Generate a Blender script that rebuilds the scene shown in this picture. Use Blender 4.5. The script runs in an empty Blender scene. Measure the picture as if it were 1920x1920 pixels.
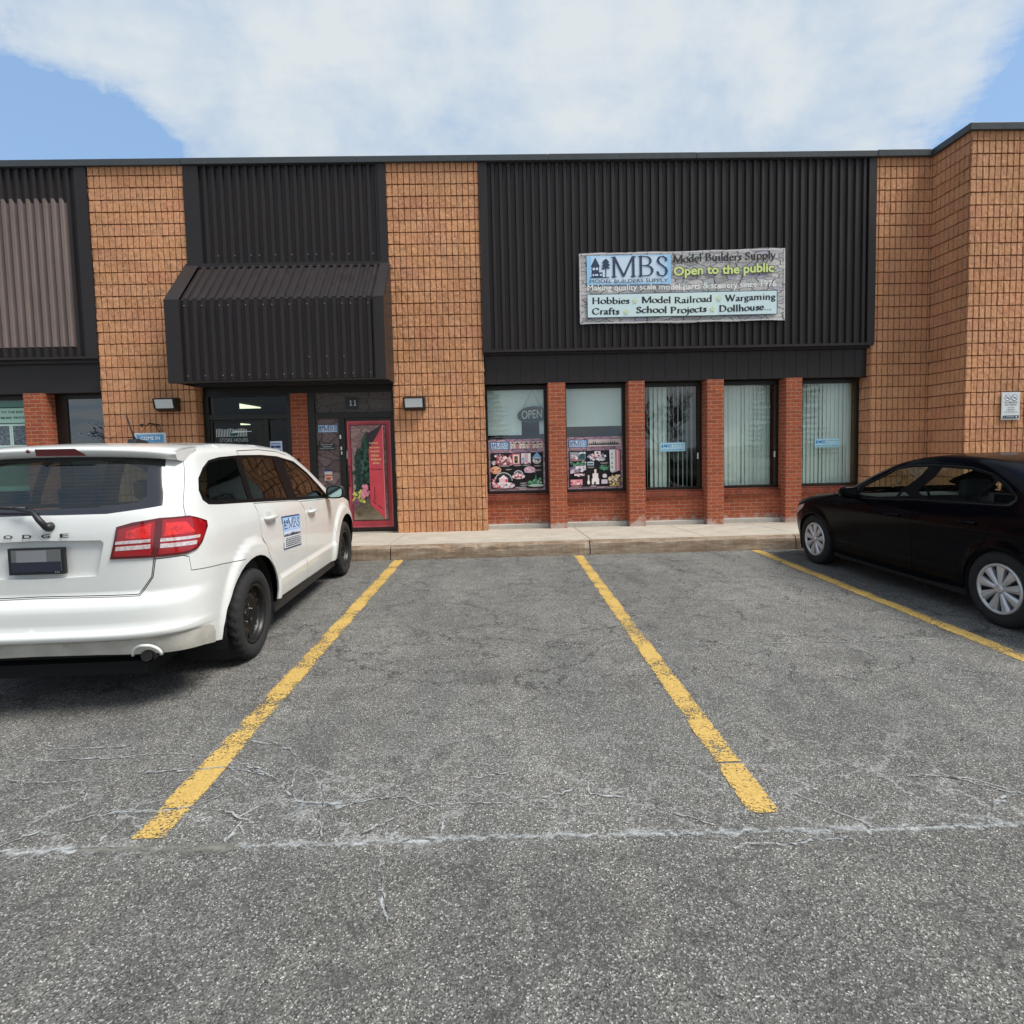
import bpy, bmesh, math, random
from mathutils import Vector, Matrix
from mathutils.geometry import delaunay_2d_cdt, tessellate_polygon
random.seed(7)
R = math.radians
scene = bpy.context.scene
COL = scene.collection

# ------------------------------------------------------------------ camera, sky, sun, exposure
cam_data = bpy.data.cameras.new('camera')
cam = bpy.data.objects.new('camera', cam_data); COL.objects.link(cam)
right = Vector((0.99943, -0.02474, -0.02302)); fwd = Vector((0.02326, 0.99776, -0.06280)); up = Vector((0.02452, 0.06223, 0.99776))
mw = Matrix.Identity(4)
for i in range(3):
    mw[i][0], mw[i][1], mw[i][2] = right[i], up[i], -fwd[i]
mw[2][3] = 1.5791
cam.matrix_world = mw
cam_data.sensor_width = 36.0; cam_data.sensor_fit = 'HORIZONTAL'
cam_data.lens = 1087.995 / 1920 * 36.0
cam_data.shift_x = -(963.056 - 960) / 1920; cam_data.shift_y = (907.034 - 960) / 1920
cam_data.clip_start = 0.05; cam_data.clip_end = 2000
scene.camera = cam

SUN_DIR = Vector((0.48, -0.22, 0.85)).normalized()      # towards the sun
sun_el = math.asin(SUN_DIR.z); sun_az = math.atan2(SUN_DIR.x, SUN_DIR.y)
sd = bpy.data.lights.new('sun', 'SUN'); sd.energy = 2.6; sd.angle = R(26); sd.color = (1.0, 0.97, 0.92)
sun = bpy.data.objects.new('sun', sd); COL.objects.link(sun)
sun.rotation_euler = SUN_DIR.to_track_quat('Z', 'Y').to_euler()
sun.location = SUN_DIR * 60

world = bpy.data.worlds.new('World'); scene.world = world; world.use_nodes = True
nt = world.node_tree; nt.nodes.clear()
def N(tree, typ, **kw):
    n = tree.nodes.new(typ)
    for k, v in kw.items():
        if k.startswith('i_'):
            key = k[2:]; key = int(key) if key.isdigit() else key.replace('_', ' ')
            n.inputs[key].default_value = v
        else: setattr(n, k, v)
    return n
def math_n(tree, op, a, b=None, c=None, clamp=False):
    n = tree.nodes.new('ShaderNodeMath'); n.operation = op; n.use_clamp = clamp
    for i, v in enumerate((a, b, c)):
        if v is None: continue
        if isinstance(v, (int, float)): n.inputs[i].default_value = v
        else: tree.links.new(v, n.inputs[i])
    return n.outputs[0]
def ramp_n(tree, fac, stops, interp='LINEAR'):
    n = tree.nodes.new('ShaderNodeValToRGB'); n.color_ramp.interpolation = interp
    el = n.color_ramp.elements
    while len(el) > 1: el.remove(el[-1])
    el[0].position, c = stops[0][0], stops[0][1]
    el[0].color = c if isinstance(c, tuple) else (c, c, c, 1)
    for p, c in stops[1:]:
        e = el.new(p); e.color = c if isinstance(c, tuple) else (c, c, c, 1)
    tree.links.new(fac, n.inputs[0]); return n.outputs[0]
def mixc(tree, fac, a, b, mode='MIX'):
    n = tree.nodes.new('ShaderNodeMix'); n.data_type = 'RGBA'; n.blend_type = mode
    for s, v in ((n.inputs[0], fac), (n.inputs[6], a), (n.inputs[7], b)):
        if isinstance(v, (int, float)): s.default_value = v
        elif isinstance(v, tuple): s.default_value = v if len(v) == 4 else (*v, 1)
        else: tree.links.new(v, s)
    return n.outputs[2]
L = nt.links.new
sky = N(nt, 'ShaderNodeTexSky', sky_type='NISHITA', sun_disc=False, sun_elevation=sun_el, sun_rotation=sun_az, air_density=1.0, dust_density=1.2, ozone_density=1.5)
tc = N(nt, 'ShaderNodeTexCoord'); D = tc.outputs['Generated']
# clouds live on a flat layer high above: direction divided by its height
sep = N(nt, 'ShaderNodeSeparateXYZ'); L(D, sep.inputs[0])
zc = math_n(nt, 'MAXIMUM', sep.outputs[2], 0.02); zc = math_n(nt, 'ADD', zc, 0.12)
comb = N(nt, 'ShaderNodeCombineXYZ')
L(math_n(nt, 'DIVIDE', sep.outputs[0], zc), comb.inputs[0]); L(math_n(nt, 'DIVIDE', sep.outputs[1], zc), comb.inputs[1])
rot = N(nt, 'ShaderNodeMapping'); rot.inputs['Rotation'].default_value = (0, 0, R(-34)); rot.inputs['Scale'].default_value = (1.0, 1.5, 1); rot.inputs['Location'].default_value = (3.1, 1.7, 0); L(comb.outputs[0], rot.inputs[0])
n1 = N(nt, 'ShaderNodeTexNoise', i_Scale=1.5, i_Detail=10.0, i_Roughness=0.62, i_Distortion=0.35); L(rot.outputs[0], n1.inputs['Vector'])
n2 = N(nt, 'ShaderNodeTexNoise', i_Scale=7.5, i_Detail=10.0, i_Roughness=0.58, i_Distortion=0.1); L(D, n2.inputs['Vector'])
n4 = N(nt, 'ShaderNodeTexNoise', i_Scale=19.0, i_Detail=8.0, i_Roughness=0.62, i_Distortion=0.3); L(D, n4.inputs['Vector'])
cov = math_n(nt, 'ADD', math_n(nt, 'MULTIPLY', n1.outputs[0], 0.52), math_n(nt, 'ADD', math_n(nt, 'MULTIPLY', n2.outputs[0], 0.36), math_n(nt, 'MULTIPLY', n4.outputs[0], 0.20))); cov = math_n(nt, 'SUBTRACT', cov, 0.055)
def blob(direction, r0, r1, w):
    global cov
    vm = N(nt, 'ShaderNodeVectorMath', operation='DOT_PRODUCT'); L(D, vm.inputs[0]); vm.inputs[1].default_value = Vector(direction).normalized()
    mr = N(nt, 'ShaderNodeMapRange', interpolation_type='SMOOTHSTEP'); L(vm.outputs['Value'], mr.inputs[0])
    mr.inputs[1].default_value = math.cos(R(r0)); mr.inputs[2].default_value = math.cos(R(r1)); mr.inputs[3].default_value = 0; mr.inputs[4].default_value = w
    cov = math_n(nt, 'ADD', cov, mr.outputs[0])
blob((-0.68, 0.70, 0.27), 20, 6, -0.34)     # blue gap low on the left
blob((-0.50, 0.80, 0.32), 11, 3, -0.22)
blob((0.74, 0.58, 0.36), 14, 4, -0.18)      # pale blue on the right
blob((0.54, 0.76, 0.28), 8, 2, -0.13)
blob((-0.05, 0.87, 0.49), 7, 1, -0.13)      # small gap between the two banks
blob((-0.33, 0.72, 0.60), 30, 8, 0.17)      # left bank
blob((-0.16, 0.88, 0.42), 13, 4, 0.12)
blob((0.25, 0.80, 0.54), 26, 8, 0.17)       # right bank
blob((0.30, 0.86, 0.38), 14, 5, 0.14)
blob((0.2, -0.85, 0.45), 60, 25, 0.14)      # unseen cloud added behind the camera to brighten the glass reflections
cfac = ramp_n(nt, cov, [(0.42, 0.0), (0.45, 0.32), (0.50, 0.74), (0.60, 1.0)])
n3 = N(nt, 'ShaderNodeTexNoise', i_Scale=6.0, i_Detail=10.0, i_Roughness=0.60, i_Distortion=0.2); L(D, n3.inputs['Vector'])
CLOUD = 4.15
n5 = math_n(nt, 'ADD', math_n(nt, 'MULTIPLY', n3.outputs[0], 0.50), math_n(nt, 'MULTIPLY', n1.outputs[0], 0.50))
ccol = mixc(nt, ramp_n(nt, n5, [(0.40, 0.0), (0.58, 1.0)]), (CLOUD*0.64, CLOUD*0.80, CLOUD*1.0), (CLOUD*0.94, CLOUD*1.01, CLOUD*1.06))
skyt = mixc(nt, 0.65, sky.outputs[0], (1.75, 2.85, 4.5))
allsky = mixc(nt, cfac, skyt, ccol)
bg = N(nt, 'ShaderNodeBackground', i_Strength=0.1); L(allsky, bg.inputs[0])
wo = N(nt, 'ShaderNodeOutputWorld'); L(bg.outputs[0], wo.inputs[0])
scene.view_settings.view_transform = 'Standard'; scene.view_settings.look = 'None'
scene.view_settings.exposure = 0.90; scene.view_settings.gamma = 1.0

# ------------------------------------------------------------------ materials
MATS = {}
def srgb(r, g, b):
    f = lambda c: ((c/255)/12.92 if c/255 <= .04045 else (((c/255)+.055)/1.055)**2.4)
    return (f(r), f(g), f(b))
def base_mat(name):
    m = bpy.data.materials.new(name); m.use_nodes = True
    t = m.node_tree; b = t.nodes['Principled BSDF']
    return m, t, b
def bump_to(t, b, height, strength=0.4, dist=0.01):
    bn = N(t, 'ShaderNodeBump', i_Strength=strength, i_Distance=dist); t.links.new(height, bn.inputs['Height']); t.links.new(bn.outputs[0], b.inputs['Normal'])
def mat(name, col, rough=0.5, metal=0.0, coat=0.0, var=0.0, vscale=8.0, bump=0.0, bscale=60.0, spec=0.5):
    if name in MATS: return MATS[name]
    m, t, b = base_mat(name)
    b.inputs['Base Color'].default_value = (*col, 1); b.inputs['Roughness'].default_value = rough; b.inputs['Metallic'].default_value = metal
    b.inputs['Coat Weight'].default_value = coat; b.inputs['Coat Roughness'].default_value = 0.03; b.inputs['Specular IOR Level'].default_value = spec
    if var or bump:
        co = N(t, 'ShaderNodeTexCoord')
        if var:
            n = N(t, 'ShaderNodeTexNoise', i_Scale=vscale, i_Detail=6.0, i_Roughness=0.65); t.links.new(co.outputs['Object'], n.inputs['Vector'])
            lo = tuple(c*(1-var) for c in col); hi = tuple(min(1, c*(1+var)) for c in col)
            t.links.new(ramp_n(t, n.outputs[0], [(0.3, (*lo, 1)), (0.7, (*hi, 1))]), b.inputs['Base Color'])
        if bump:
            n = N(t, 'ShaderNodeTexNoise', i_Scale=bscale, i_Detail=5.0); t.links.new(co.outputs['Object'], n.inputs['Vector'])
            bump_to(t, b, n.outputs[0], bump, 0.01)
    MATS[name] = m; return m
def flat(rgb):                                            # printed ink
    return mat('ink_%d_%d_%d' % rgb, srgb(*rgb), 0.55)
def glow(name, col, s):
    m, t, b = base_mat(name); b.inputs['Base Color'].default_value = (*col, 1)
    b.inputs['Emission Color'].default_value = (*col, 1); b.inputs['Emission Strength'].default_value = s; return m
def glass(name, tint, refl=0.06, rough=0.0, boost=1.5, wavy=0.0):
    if name in MATS: return MATS[name]
    m = bpy.data.materials.new(name); m.use_nodes = True; t = m.node_tree; t.nodes.clear()
    tr = N(t, 'ShaderNodeBsdfTransparent'); tr.inputs[0].default_value = (*tint, 1)
    gl = N(t, 'ShaderNodeBsdfGlossy', i_Roughness=rough)
    ge = N(t, 'ShaderNodeNewGeometry'); dp = N(t, 'ShaderNodeVectorMath', operation='DOT_PRODUCT'); t.links.new(ge.outputs['Incoming'], dp.inputs[0]); t.links.new(ge.outputs['Normal'], dp.inputs[1])
    sch = math_n(t, 'POWER', math_n(t, 'SUBTRACT', 1.0, math_n(t, 'ABSOLUTE', dp.outputs['Value'])), 5.0)      # same reflectance from either side of the pane
    f = math_n(t, 'ADD', math_n(t, 'MULTIPLY', math_n(t, 'MULTIPLY_ADD', sch, 0.96, 0.04), boost), refl, clamp=True)
    if wavy:
        co = N(t, 'ShaderNodeTexCoord'); n = N(t, 'ShaderNodeTexNoise', i_Scale=2.2, i_Detail=1.0); t.links.new(co.outputs['Object'], n.inputs['Vector'])
        bn = N(t, 'ShaderNodeBump', i_Strength=wavy, i_Distance=0.02); t.links.new(n.outputs[0], bn.inputs['Height']); t.links.new(bn.outputs[0], gl.inputs['Normal'])
    mx = N(t, 'ShaderNodeMixShader'); t.links.new(f, mx.inputs[0]); t.links.new(tr.outputs[0], mx.inputs[1]); t.links.new(gl.outputs[0], mx.inputs[2])
    o = N(t, 'ShaderNodeOutputMaterial'); t.links.new(mx.outputs[0], o.inputs[0])
    MATS[name] = m; return m

def asphalt_mat():
    m, t, b = base_mat('asphalt'); g = N(t, 'ShaderNodeNewGeometry').outputs['Position']; k = t.links.new
    v = N(t, 'ShaderNodeTexVoronoi', i_Scale=200.0, i_Randomness=1.0); k(g, v.inputs['Vector'])
    sp = N(t, 'ShaderNodeSeparateColor'); k(v.outputs['Color'], sp.inputs[0])
    grain = ramp_n(t, sp.outputs[0], [(0.0, (.014, .0138, .0135, 1)), (0.25, (.060, .059, .057, 1)), (0.62, (.112, .110, .106, 1)), (0.88, (.186, .183, .176, 1)), (0.95, (.36, .355, .34, 1)), (1.0, (.50, .49, .47, 1))])
    v2 = N(t, 'ShaderNodeTexVoronoi', i_Scale=120.0, i_Randomness=1.0); k(g, v2.inputs['Vector'])
    sp2 = N(t, 'ShaderNodeSeparateColor'); k(v2.outputs['Color'], sp2.inputs[0])
    grain = mixc(t, math_n(t, 'MULTIPLY', sp2.outputs[1], 0.5), grain, mixc(t, sp2.outputs[0], (.038, .037, .035), (.175, .170, .158)))
    big = N(t, 'ShaderNodeTexNoise', i_Scale=0.55, i_Detail=6.0, i_Roughness=0.6); k(g, big.inputs['Vector'])
    mid = N(t, 'ShaderNodeTexNoise', i_Scale=5.0, i_Detail=5.0, i_Roughness=0.65); k(g, mid.inputs['Vector'])
    f1 = ramp_n(t, big.outputs[0], [(0.32, (.95, .94, .92, 1)), (0.68, (1.36, 1.345, 1.31, 1))]); f2 = ramp_n(t, mid.outputs[0], [(0.3, 0.80), (0.7, 1.20)])
    c = mixc(t, 1.0, grain, f1, 'MULTIPLY'); c = mixc(t, 1.0, c, f2, 'MULTIPLY')
    # pale band worn along the stall ends, older binder elsewhere: two pours of asphalt meet at the seam
    sx = N(t, 'ShaderNodeSeparateXYZ'); k(g, sx.inputs[0])
    near = N(t, 'ShaderNodeMapRange'); k(sx.outputs[1], near.inputs[0]); near.inputs[1].default_value = 2.10; near.inputs[2].default_value = 2.30; near.inputs[3].default_value = 0.88; near.inputs[4].default_value = 1.0
    c = mixc(t, 1.0, c, near.outputs[0], 'MULTIPLY')
    stain = N(t, 'ShaderNodeTexNoise', i_Scale=1.7, i_Detail=3.0); k(g, stain.inputs['Vector'])
    c = mixc(t, ramp_n(t, stain.outputs[0], [(0.68, 0.0), (0.78, 0.35)]), c, (.05, .05, .05))
    # hairline crazing and wandering cracks, only in patches
    dn = N(t, 'ShaderNodeTexNoise', i_Scale=2.6, i_Detail=5.0, i_Roughness=0.65); k(g, dn.inputs['Vector'])
    dv = N(t, 'ShaderNodeVectorMath', operation='MULTIPLY_ADD'); k(dn.outputs['Color'], dv.inputs[0]); dv.inputs[1].default_value = (.75, .75, 0); k(g, dv.inputs[2])
    hair = 0; salt = 0
    sp_ = N(t, 'ShaderNodeTexNoise', i_Scale=70.0, i_Detail=3.0, i_Roughness=0.7); k(g, sp_.inputs['Vector'])
    for sc_, wd, seed in ((1.05, .018, 0.0), (2.3, .030, 7.3)):
        mp = N(t, 'ShaderNodeMapping'); mp.inputs['Location'].default_value = (seed, seed*.7, 0); mp.inputs['Scale'].default_value = (.72, 1.35, 1); k(dv.outputs[0], mp.inputs[0])
        ve = N(t, 'ShaderNodeTexVoronoi', feature='DISTANCE_TO_EDGE', voronoi_dimensions='2D', i_Scale=sc_); k(mp.outputs[0], ve.inputs['Vector'])
        pm = N(t, 'ShaderNodeTexNoise', i_Scale=1.1, i_Detail=4.0); k(mp.outputs[0], pm.inputs['Vector'])
        msk = ramp_n(t, pm.outputs[0], [(0.36, 0.0), (0.50, 0.95)])
        ln = math_n(t, 'MULTIPLY', ramp_n(t, ve.outputs['Distance'], [(wd*.2, 1.0), (wd*.7, 0.0)]), msk)
        wl = math_n(t, 'MULTIPLY', ramp_n(t, ve.outputs['Distance'], [(wd*.25, 1.0), (wd*.95, 0.0)]), math_n(t, 'MULTIPLY', msk, ramp_n(t, sp_.outputs[0], [(0.34, 0.0), (0.58, 1.0)])))
        hair = ln if hair == 0 else math_n(t, 'MAXIMUM', hair, ln); salt = wl if salt == 0 else math_n(t, 'MAXIMUM', salt, wl)
    band = N(t, 'ShaderNodeMapRange', interpolation_type='SMOOTHSTEP'); k(sx.outputs[1], band.inputs[0]); band.inputs[1].default_value = 3.9; band.inputs[2].default_value = 2.5; band.inputs[3].default_value = 0.0; band.inputs[4].default_value = 1.0
    upto = N(t, 'ShaderNodeMapRange'); k(sx.outputs[1], upto.inputs[0]); upto.inputs[1].default_value = 2.12; upto.inputs[2].default_value = 2.28; upto.inputs[3].default_value = 0.12; upto.inputs[4].default_value = 1.0
    c = mixc(t, math_n(t, 'MULTIPLY', hair, 0.95), c, (.030, .028, .026))
    c = mixc(t, math_n(t, 'MULTIPLY', math_n(t, 'MULTIPLY', salt, band.outputs[0]), math_n(t, 'MULTIPLY', upto.outputs[0], 0.72)), c, (.44, .45, .44))
    oil = N(t, 'ShaderNodeTexVoronoi', voronoi_dimensions='2D', i_Scale=0.62, i_Randomness=1.0); k(g, oil.inputs['Vector'])
    od = math_n(t, 'ADD', oil.outputs['Distance'], math_n(t, 'MULTIPLY', math_n(t, 'SUBTRACT', dn.outputs[0], 0.3), 0.45))
    c = mixc(t, ramp_n(t, od, [(0.10, 0.30), (0.24, 0.0)]), c, (.045, .042, .039))
    dust = N(t, 'ShaderNodeMapping'); dust.inputs['Scale'].default_value = (2.2, .35, 1); k(g, dust.inputs[0])
    du = N(t, 'ShaderNodeTexNoise', i_Scale=1.1, i_Detail=6.0, i_Roughness=0.6); k(dust.outputs[0], du.inputs['Vector'])
    c = mixc(t, 1.0, c, ramp_n(t, du.outputs[0], [(0.32, (.86, .86, .86, 1)), (0.68, (1.16, 1.14, 1.09, 1))]), 'MULTIPLY')
    k(c, b.inputs['Base Color']); b.inputs['Roughness'].default_value = 0.9
    bump_to(t, b, math_n(t, 'ADD', v.outputs['Distance'], math_n(t, 'MULTIPLY', mid.outputs[0], 0.6)), 0.55, 0.006)
    return m
def paint_line_mat():
    m, t, b = base_mat('yellow_line_paint'); g = N(t, 'ShaderNodeNewGeometry').outputs['Position']; k = t.links.new
    n = N(t, 'ShaderNodeTexNoise', i_Scale=85.0, i_Detail=3.0, i_Roughness=0.7); k(g, n.inputs['Vector'])
    w = N(t, 'ShaderNodeTexNoise', i_Scale=3.0, i_Detail=4.0, i_Roughness=0.7); k(g, w.inputs['Vector'])
    wear = math_n(t, 'ADD', n.outputs[0], math_n(t, 'MULTIPLY', w.outputs[0], 0.95)); uv = N(t, 'ShaderNodeUVMap'); us_ = N(t, 'ShaderNodeSeparateXYZ'); k(uv.outputs[0], us_.inputs[0])
    eg = math_n(t, 'POWER', math_n(t, 'ABSOLUTE', us_.outputs[1]), 5.0); wear = math_n(t, 'MULTIPLY', math_n(t, 'SUBTRACT', wear, math_n(t, 'MULTIPLY', eg, 0.20)), 0.5)
    a = ramp_n(t, wear, [(0.408, 0.0), (0.462, 1.0)])
    col = ramp_n(t, n.outputs[0], [(0.3, (.36, .22, .055, 1)), (0.6, (.52, .345, .095, 1)), (0.8, (.58, .43, .17, 1))])
    k(col, b.inputs['Base Color']); b.inputs['Roughness'].default_value = 0.75; k(a, b.inputs['Alpha']); return m
def dust_mat(name, col, lo, hi, scale):
    m, t, b = base_mat(name); g = N(t, 'ShaderNodeNewGeometry').outputs['Position']; k = t.links.new
    n = N(t, 'ShaderNodeTexNoise', i_Scale=scale, i_Detail=4.0, i_Roughness=0.75); k(g, n.inputs['Vector'])
    w = N(t, 'ShaderNodeTexNoise', i_Scale=4.5, i_Detail=4.0); k(g, w.inputs['Vector'])
    uv = N(t, 'ShaderNodeUVMap'); s = N(t, 'ShaderNodeSeparateXYZ'); k(uv.outputs[0], s.inputs[0])
    edge = math_n(t, 'SUBTRACT', 1.0, math_n(t, 'ABSOLUTE', s.outputs[1]))      # 1 on the centre line, 0 at the rim
    f = math_n(t, 'ADD', math_n(t, 'ADD', n.outputs[0], math_n(t, 'MULTIPLY', w.outputs[0], 0.9)), math_n(t, 'MULTIPLY', edge, 0.45)); f = math_n(t, 'MULTIPLY', f, 0.5)
    k(ramp_n(t, f, [(lo, 0.0), (hi, 1.0)]), b.inputs['Alpha']); b.inputs['Base Color'].default_value = (*col, 1); b.inputs['Roughness'].default_value = 0.95
    return m
def uv_node(t): return N(t, 'ShaderNodeUVMap').outputs[0]
def block_mat():
    m, t, b = base_mat('split_face_block'); k = t.links.new; u = uv_node(t)
    s = N(t, 'ShaderNodeSeparateXYZ'); k(u, s.inputs[0])
    row = math_n(t, 'FLOOR', math_n(t, 'DIVIDE', math_n(t, 'SUBTRACT', s.outputs[1], 0.10), 0.2))
    sh = math_n(t, 'MULTIPLY', math_n(t, 'MODULO', row, 2.0), 0.5)
    colm = math_n(t, 'FLOOR', math_n(t, 'ADD', math_n(t, 'DIVIDE', s.outputs[0], 0.4), sh))
    cb = N(t, 'ShaderNodeCombineXYZ'); k(colm, cb.inputs[0]); k(row, cb.inputs[1])
    wn = N(t, 'ShaderNodeTexWhiteNoise', noise_dimensions='2D'); k(cb.outputs[0], wn.inputs['Vector'])
    c = ramp_n(t, wn.outputs['Value'], [(0.0, (.57, .268, .130, 1)), (0.3, (.635, .318, .152, 1)), (0.6, (.605, .286, .146, 1)), (0.8, (.65, .330, .166, 1)), (1.0, (.575, .256, .134, 1))])
    g = N(t, 'ShaderNodeNewGeometry').outputs['Position']
    n = N(t, 'ShaderNodeTexNoise', i_Scale=70.0, i_Detail=5.0, i_Roughness=0.75); k(g, n.inputs['Vector'])
    c = mixc(t, 1.0, c, ramp_n(t, n.outputs[0], [(0.30, 0.50), (0.48, 1.0), (0.72, 1.35)]), 'MULTIPLY')
    pv = N(t, 'ShaderNodeTexVoronoi', i_Scale=38.0); k(g, pv.inputs['Vector'])
    c = mixc(t, ramp_n(t, pv.outputs['Distance'], [(0.10, 0.65), (0.20, 0.0)]), c, (.12, .055, .028))
    big = N(t, 'ShaderNodeTexNoise', i_Scale=0.8, i_Detail=4.0); k(g, big.inputs['Vector'])
    c = mixc(t, 1.0, c, ramp_n(t, big.outputs[0], [(0.3, 0.86), (0.7, 1.1)]), 'MULTIPLY')
    at = N(t, 'ShaderNodeAttribute', attribute_name='joint')
    c = mixc(t, at.outputs['Fac'], c, (.14, .055, .026))      # raked dark mortar and the sawn flutes
    k(c, b.inputs['Base Color']); b.inputs['Roughness'].default_value = 0.92
    bump_to(t, b, n.outputs[0], 0.9, 0.016); return m
def brick_mat(name='red_brick', effl=True):
    m, t, b = base_mat(name); k = t.links.new; u = uv_node(t)
    br = N(t, 'ShaderNodeTexBrick', i_Scale=1.0, i_Mortar_Size=0.0065, i_Mortar_Smooth=0.25, i_Bias=0.0, i_Brick_Width=0.205, i_Row_Height=0.0665)
    dn = N(t, 'ShaderNodeTexNoise', i_Scale=14.0, i_Detail=2.0); k(u, dn.inputs['Vector'])
    dv = N(t, 'ShaderNodeVectorMath', operation='MULTIPLY_ADD'); k(dn.outputs['Color'], dv.inputs[0]); dv.inputs[1].default_value = (.007, .007, 0); k(u, dv.inputs[2])
    k(dv.outputs[0], br.inputs['Vector'])
    br.inputs['Color1'].default_value = (.38, .085, .030, 1); br.inputs['Color2'].default_value = (.275, .060, .027, 1); br.inputs['Mortar'].default_value = (.40, .22, .14, 1)
    n = N(t, 'ShaderNodeTexNoise', i_Scale=28.0, i_Detail=5.0, i_Roughness=0.7); k(u, n.inputs['Vector'])
    c = mixc(t, 1.0, br.outputs['Color'], ramp_n(t, n.outputs[0], [(0.28, 0.62), (0.5, 1.0), (0.75, 1.35)]), 'MULTIPLY')
    if effl:                                                # white salt bloom low on the wall, with its own ragged outline
        s = N(t, 'ShaderNodeSeparateXYZ'); k(u, s.inputs[0])
        e = N(t, 'ShaderNodeTexNoise', i_Scale=5.0, i_Detail=6.0, i_Roughness=0.7); k(u, e.inputs['Vector'])
        h = N(t, 'ShaderNodeMapRange'); k(s.outputs[1], h.inputs[0]); h.inputs[1].default_value = 0.15; h.inputs[2].default_value = 0.40; h.inputs[3].default_value = 0.22; h.inputs[4].default_value = -0.18
        c = mixc(t, ramp_n(t, math_n(t, 'ADD', e.outputs[0], h.outputs[0]), [(0.58, 0.0), (0.74, 0.75)]), c, (.50, .42, .37))
    k(c, b.inputs['Base Color']); b.inputs['Roughness'].default_value = 0.88
    bump_to(t, b, math_n(t, 'ADD', math_n(t, 'MULTIPLY', math_n(t, 'SUBTRACT', 1.0, br.outputs['Fac']), 1.0), math_n(t, 'MULTIPLY', n.outputs[0], 0.35)), 0.8, 0.008)
    return m
def soldier_mat():
    m, t, b = base_mat('soldier_brick'); k = t.links.new; u = uv_node(t)
    br = N(t, 'ShaderNodeTexBrick', i_Scale=1.0, i_Mortar_Size=0.005, i_Mortar_Smooth=0.2, i_Brick_Width=0.068, i_Row_Height=0.5, offset=0.0)
    k(u, br.inputs['Vector']); br.inputs['Color1'].default_value = (.27, .06, .026, 1); br.inputs['Color2'].default_value = (.18, .04, .022, 1); br.inputs['Mortar'].default_value = (.16, .07, .045, 1)
    n = N(t, 'ShaderNodeTexNoise', i_Scale=30.0, i_Detail=5.0); k(u, n.inputs['Vector'])
    k(mixc(t, 1.0, br.outputs['Color'], ramp_n(t, n.outputs[0], [(0.28, 0.6), (0.75, 1.35)]), 'MULTIPLY'), b.inputs['Base Color']); b.inputs['Roughness'].default_value = .88
    bump_to(t, b, math_n(t, 'SUBTRACT', 1.0, br.outputs['Fac']), 0.6, 0.006); return m
def stone_mat(name, cols, scale, joint, sx=1.0, sy=1.0, jw=0.05):
    m, t, b = base_mat(name); k = t.links.new; u = uv_node(t)
    mp = N(t, 'ShaderNodeMapping'); mp.inputs['Scale'].default_value = (sx, sy, 1); k(u, mp.inputs[0])
    dn = N(t, 'ShaderNodeTexNoise', i_Scale=scale*1.5, i_Detail=3.0); k(mp.outputs[0], dn.inputs['Vector'])
    dv = N(t, 'ShaderNodeVectorMath', operation='MULTIPLY_ADD'); k(dn.outputs['Color'], dv.inputs[0]); dv.inputs[1].default_value = (.35/scale, .35/scale, 0); k(mp.outputs[0], dv.inputs[2])
    ve = N(t, 'ShaderNodeTexVoronoi', feature='DISTANCE_TO_EDGE', voronoi_dimensions='2D', i_Scale=scale); k(dv.outputs[0], ve.inputs['Vector'])
    vc = N(t, 'ShaderNodeTexVoronoi', voronoi_dimensions='2D', i_Scale=scale); k(dv.outputs[0], vc.inputs['Vector'])
    sp = N(t, 'ShaderNodeSeparateColor'); k(vc.outputs['Color'], sp.inputs[0])
    n = N(t, 'ShaderNodeTexNoise', i_Scale=scale*6, i_Detail=5.0); k(u, n.inputs['Vector'])
    st = [(i/(len(cols)-1), (*c, 1)) for i, c in enumerate(cols)]
    c = mixc(t, 1.0, ramp_n(t, sp.outputs[0], st), ramp_n(t, n.outputs[0], [(0.3, 0.7), (0.7, 1.25)]), 'MULTIPLY')
    c = mixc(t, ramp_n(t, ve.outputs['Distance'], [(jw*0.3, 1.0), (jw, 0.0)]), c, joint)
    k(c, b.inputs['Base Color']); b.inputs['Roughness'].default_value = 0.5; return m
def concrete_mat(name, col, dirt=None, zlo=0.0, zhi=0.2):
    m, t, b = base_mat(name); k = t.links.new; g = N(t, 'ShaderNodeNewGeometry').outputs['Position']
    n = N(t, 'ShaderNodeTexNoise', i_Scale=3.0, i_Detail=8.0, i_Roughness=0.7); k(g, n.inputs['Vector'])
    f = N(t, 'ShaderNodeTexNoise', i_Scale=120.0, i_Detail=3.0); k(g, f.inputs['Vector'])
    c = mixc(t, 1.0, (*col, 1), ramp_n(t, n.outputs[0], [(0.3, 0.78), (0.7, 1.15)]), 'MULTIPLY')
    c = mixc(t, 1.0, c, ramp_n(t, f.outputs[0], [(0.3, 0.8), (0.7, 1.2)]), 'MULTIPLY')
    if dirt:
        mp = N(t, 'ShaderNodeMapping'); mp.inputs['Scale'].default_value = (1.6, 1.6, 9); k(g, mp.inputs[0])
        d = N(t, 'ShaderNodeTexNoise', i_Scale=1.6, i_Detail=7.0, i_Roughness=0.75); k(mp.outputs[0], d.inputs['Vector'])
        c = mixc(t, ramp_n(t, d.outputs[0], [(0.36, 0.0), (0.60, 0.9)]), c, (*dirt, 1))
    k(c, b.inputs['Base Color']); b.inputs['Roughness'].default_value = 0.9
    bump_to(t, b, math_n(t, 'ADD', n.outputs[0], math_n(t, 'MULTIPLY', f.outputs[0], .3)), 0.5, 0.008); return m
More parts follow.
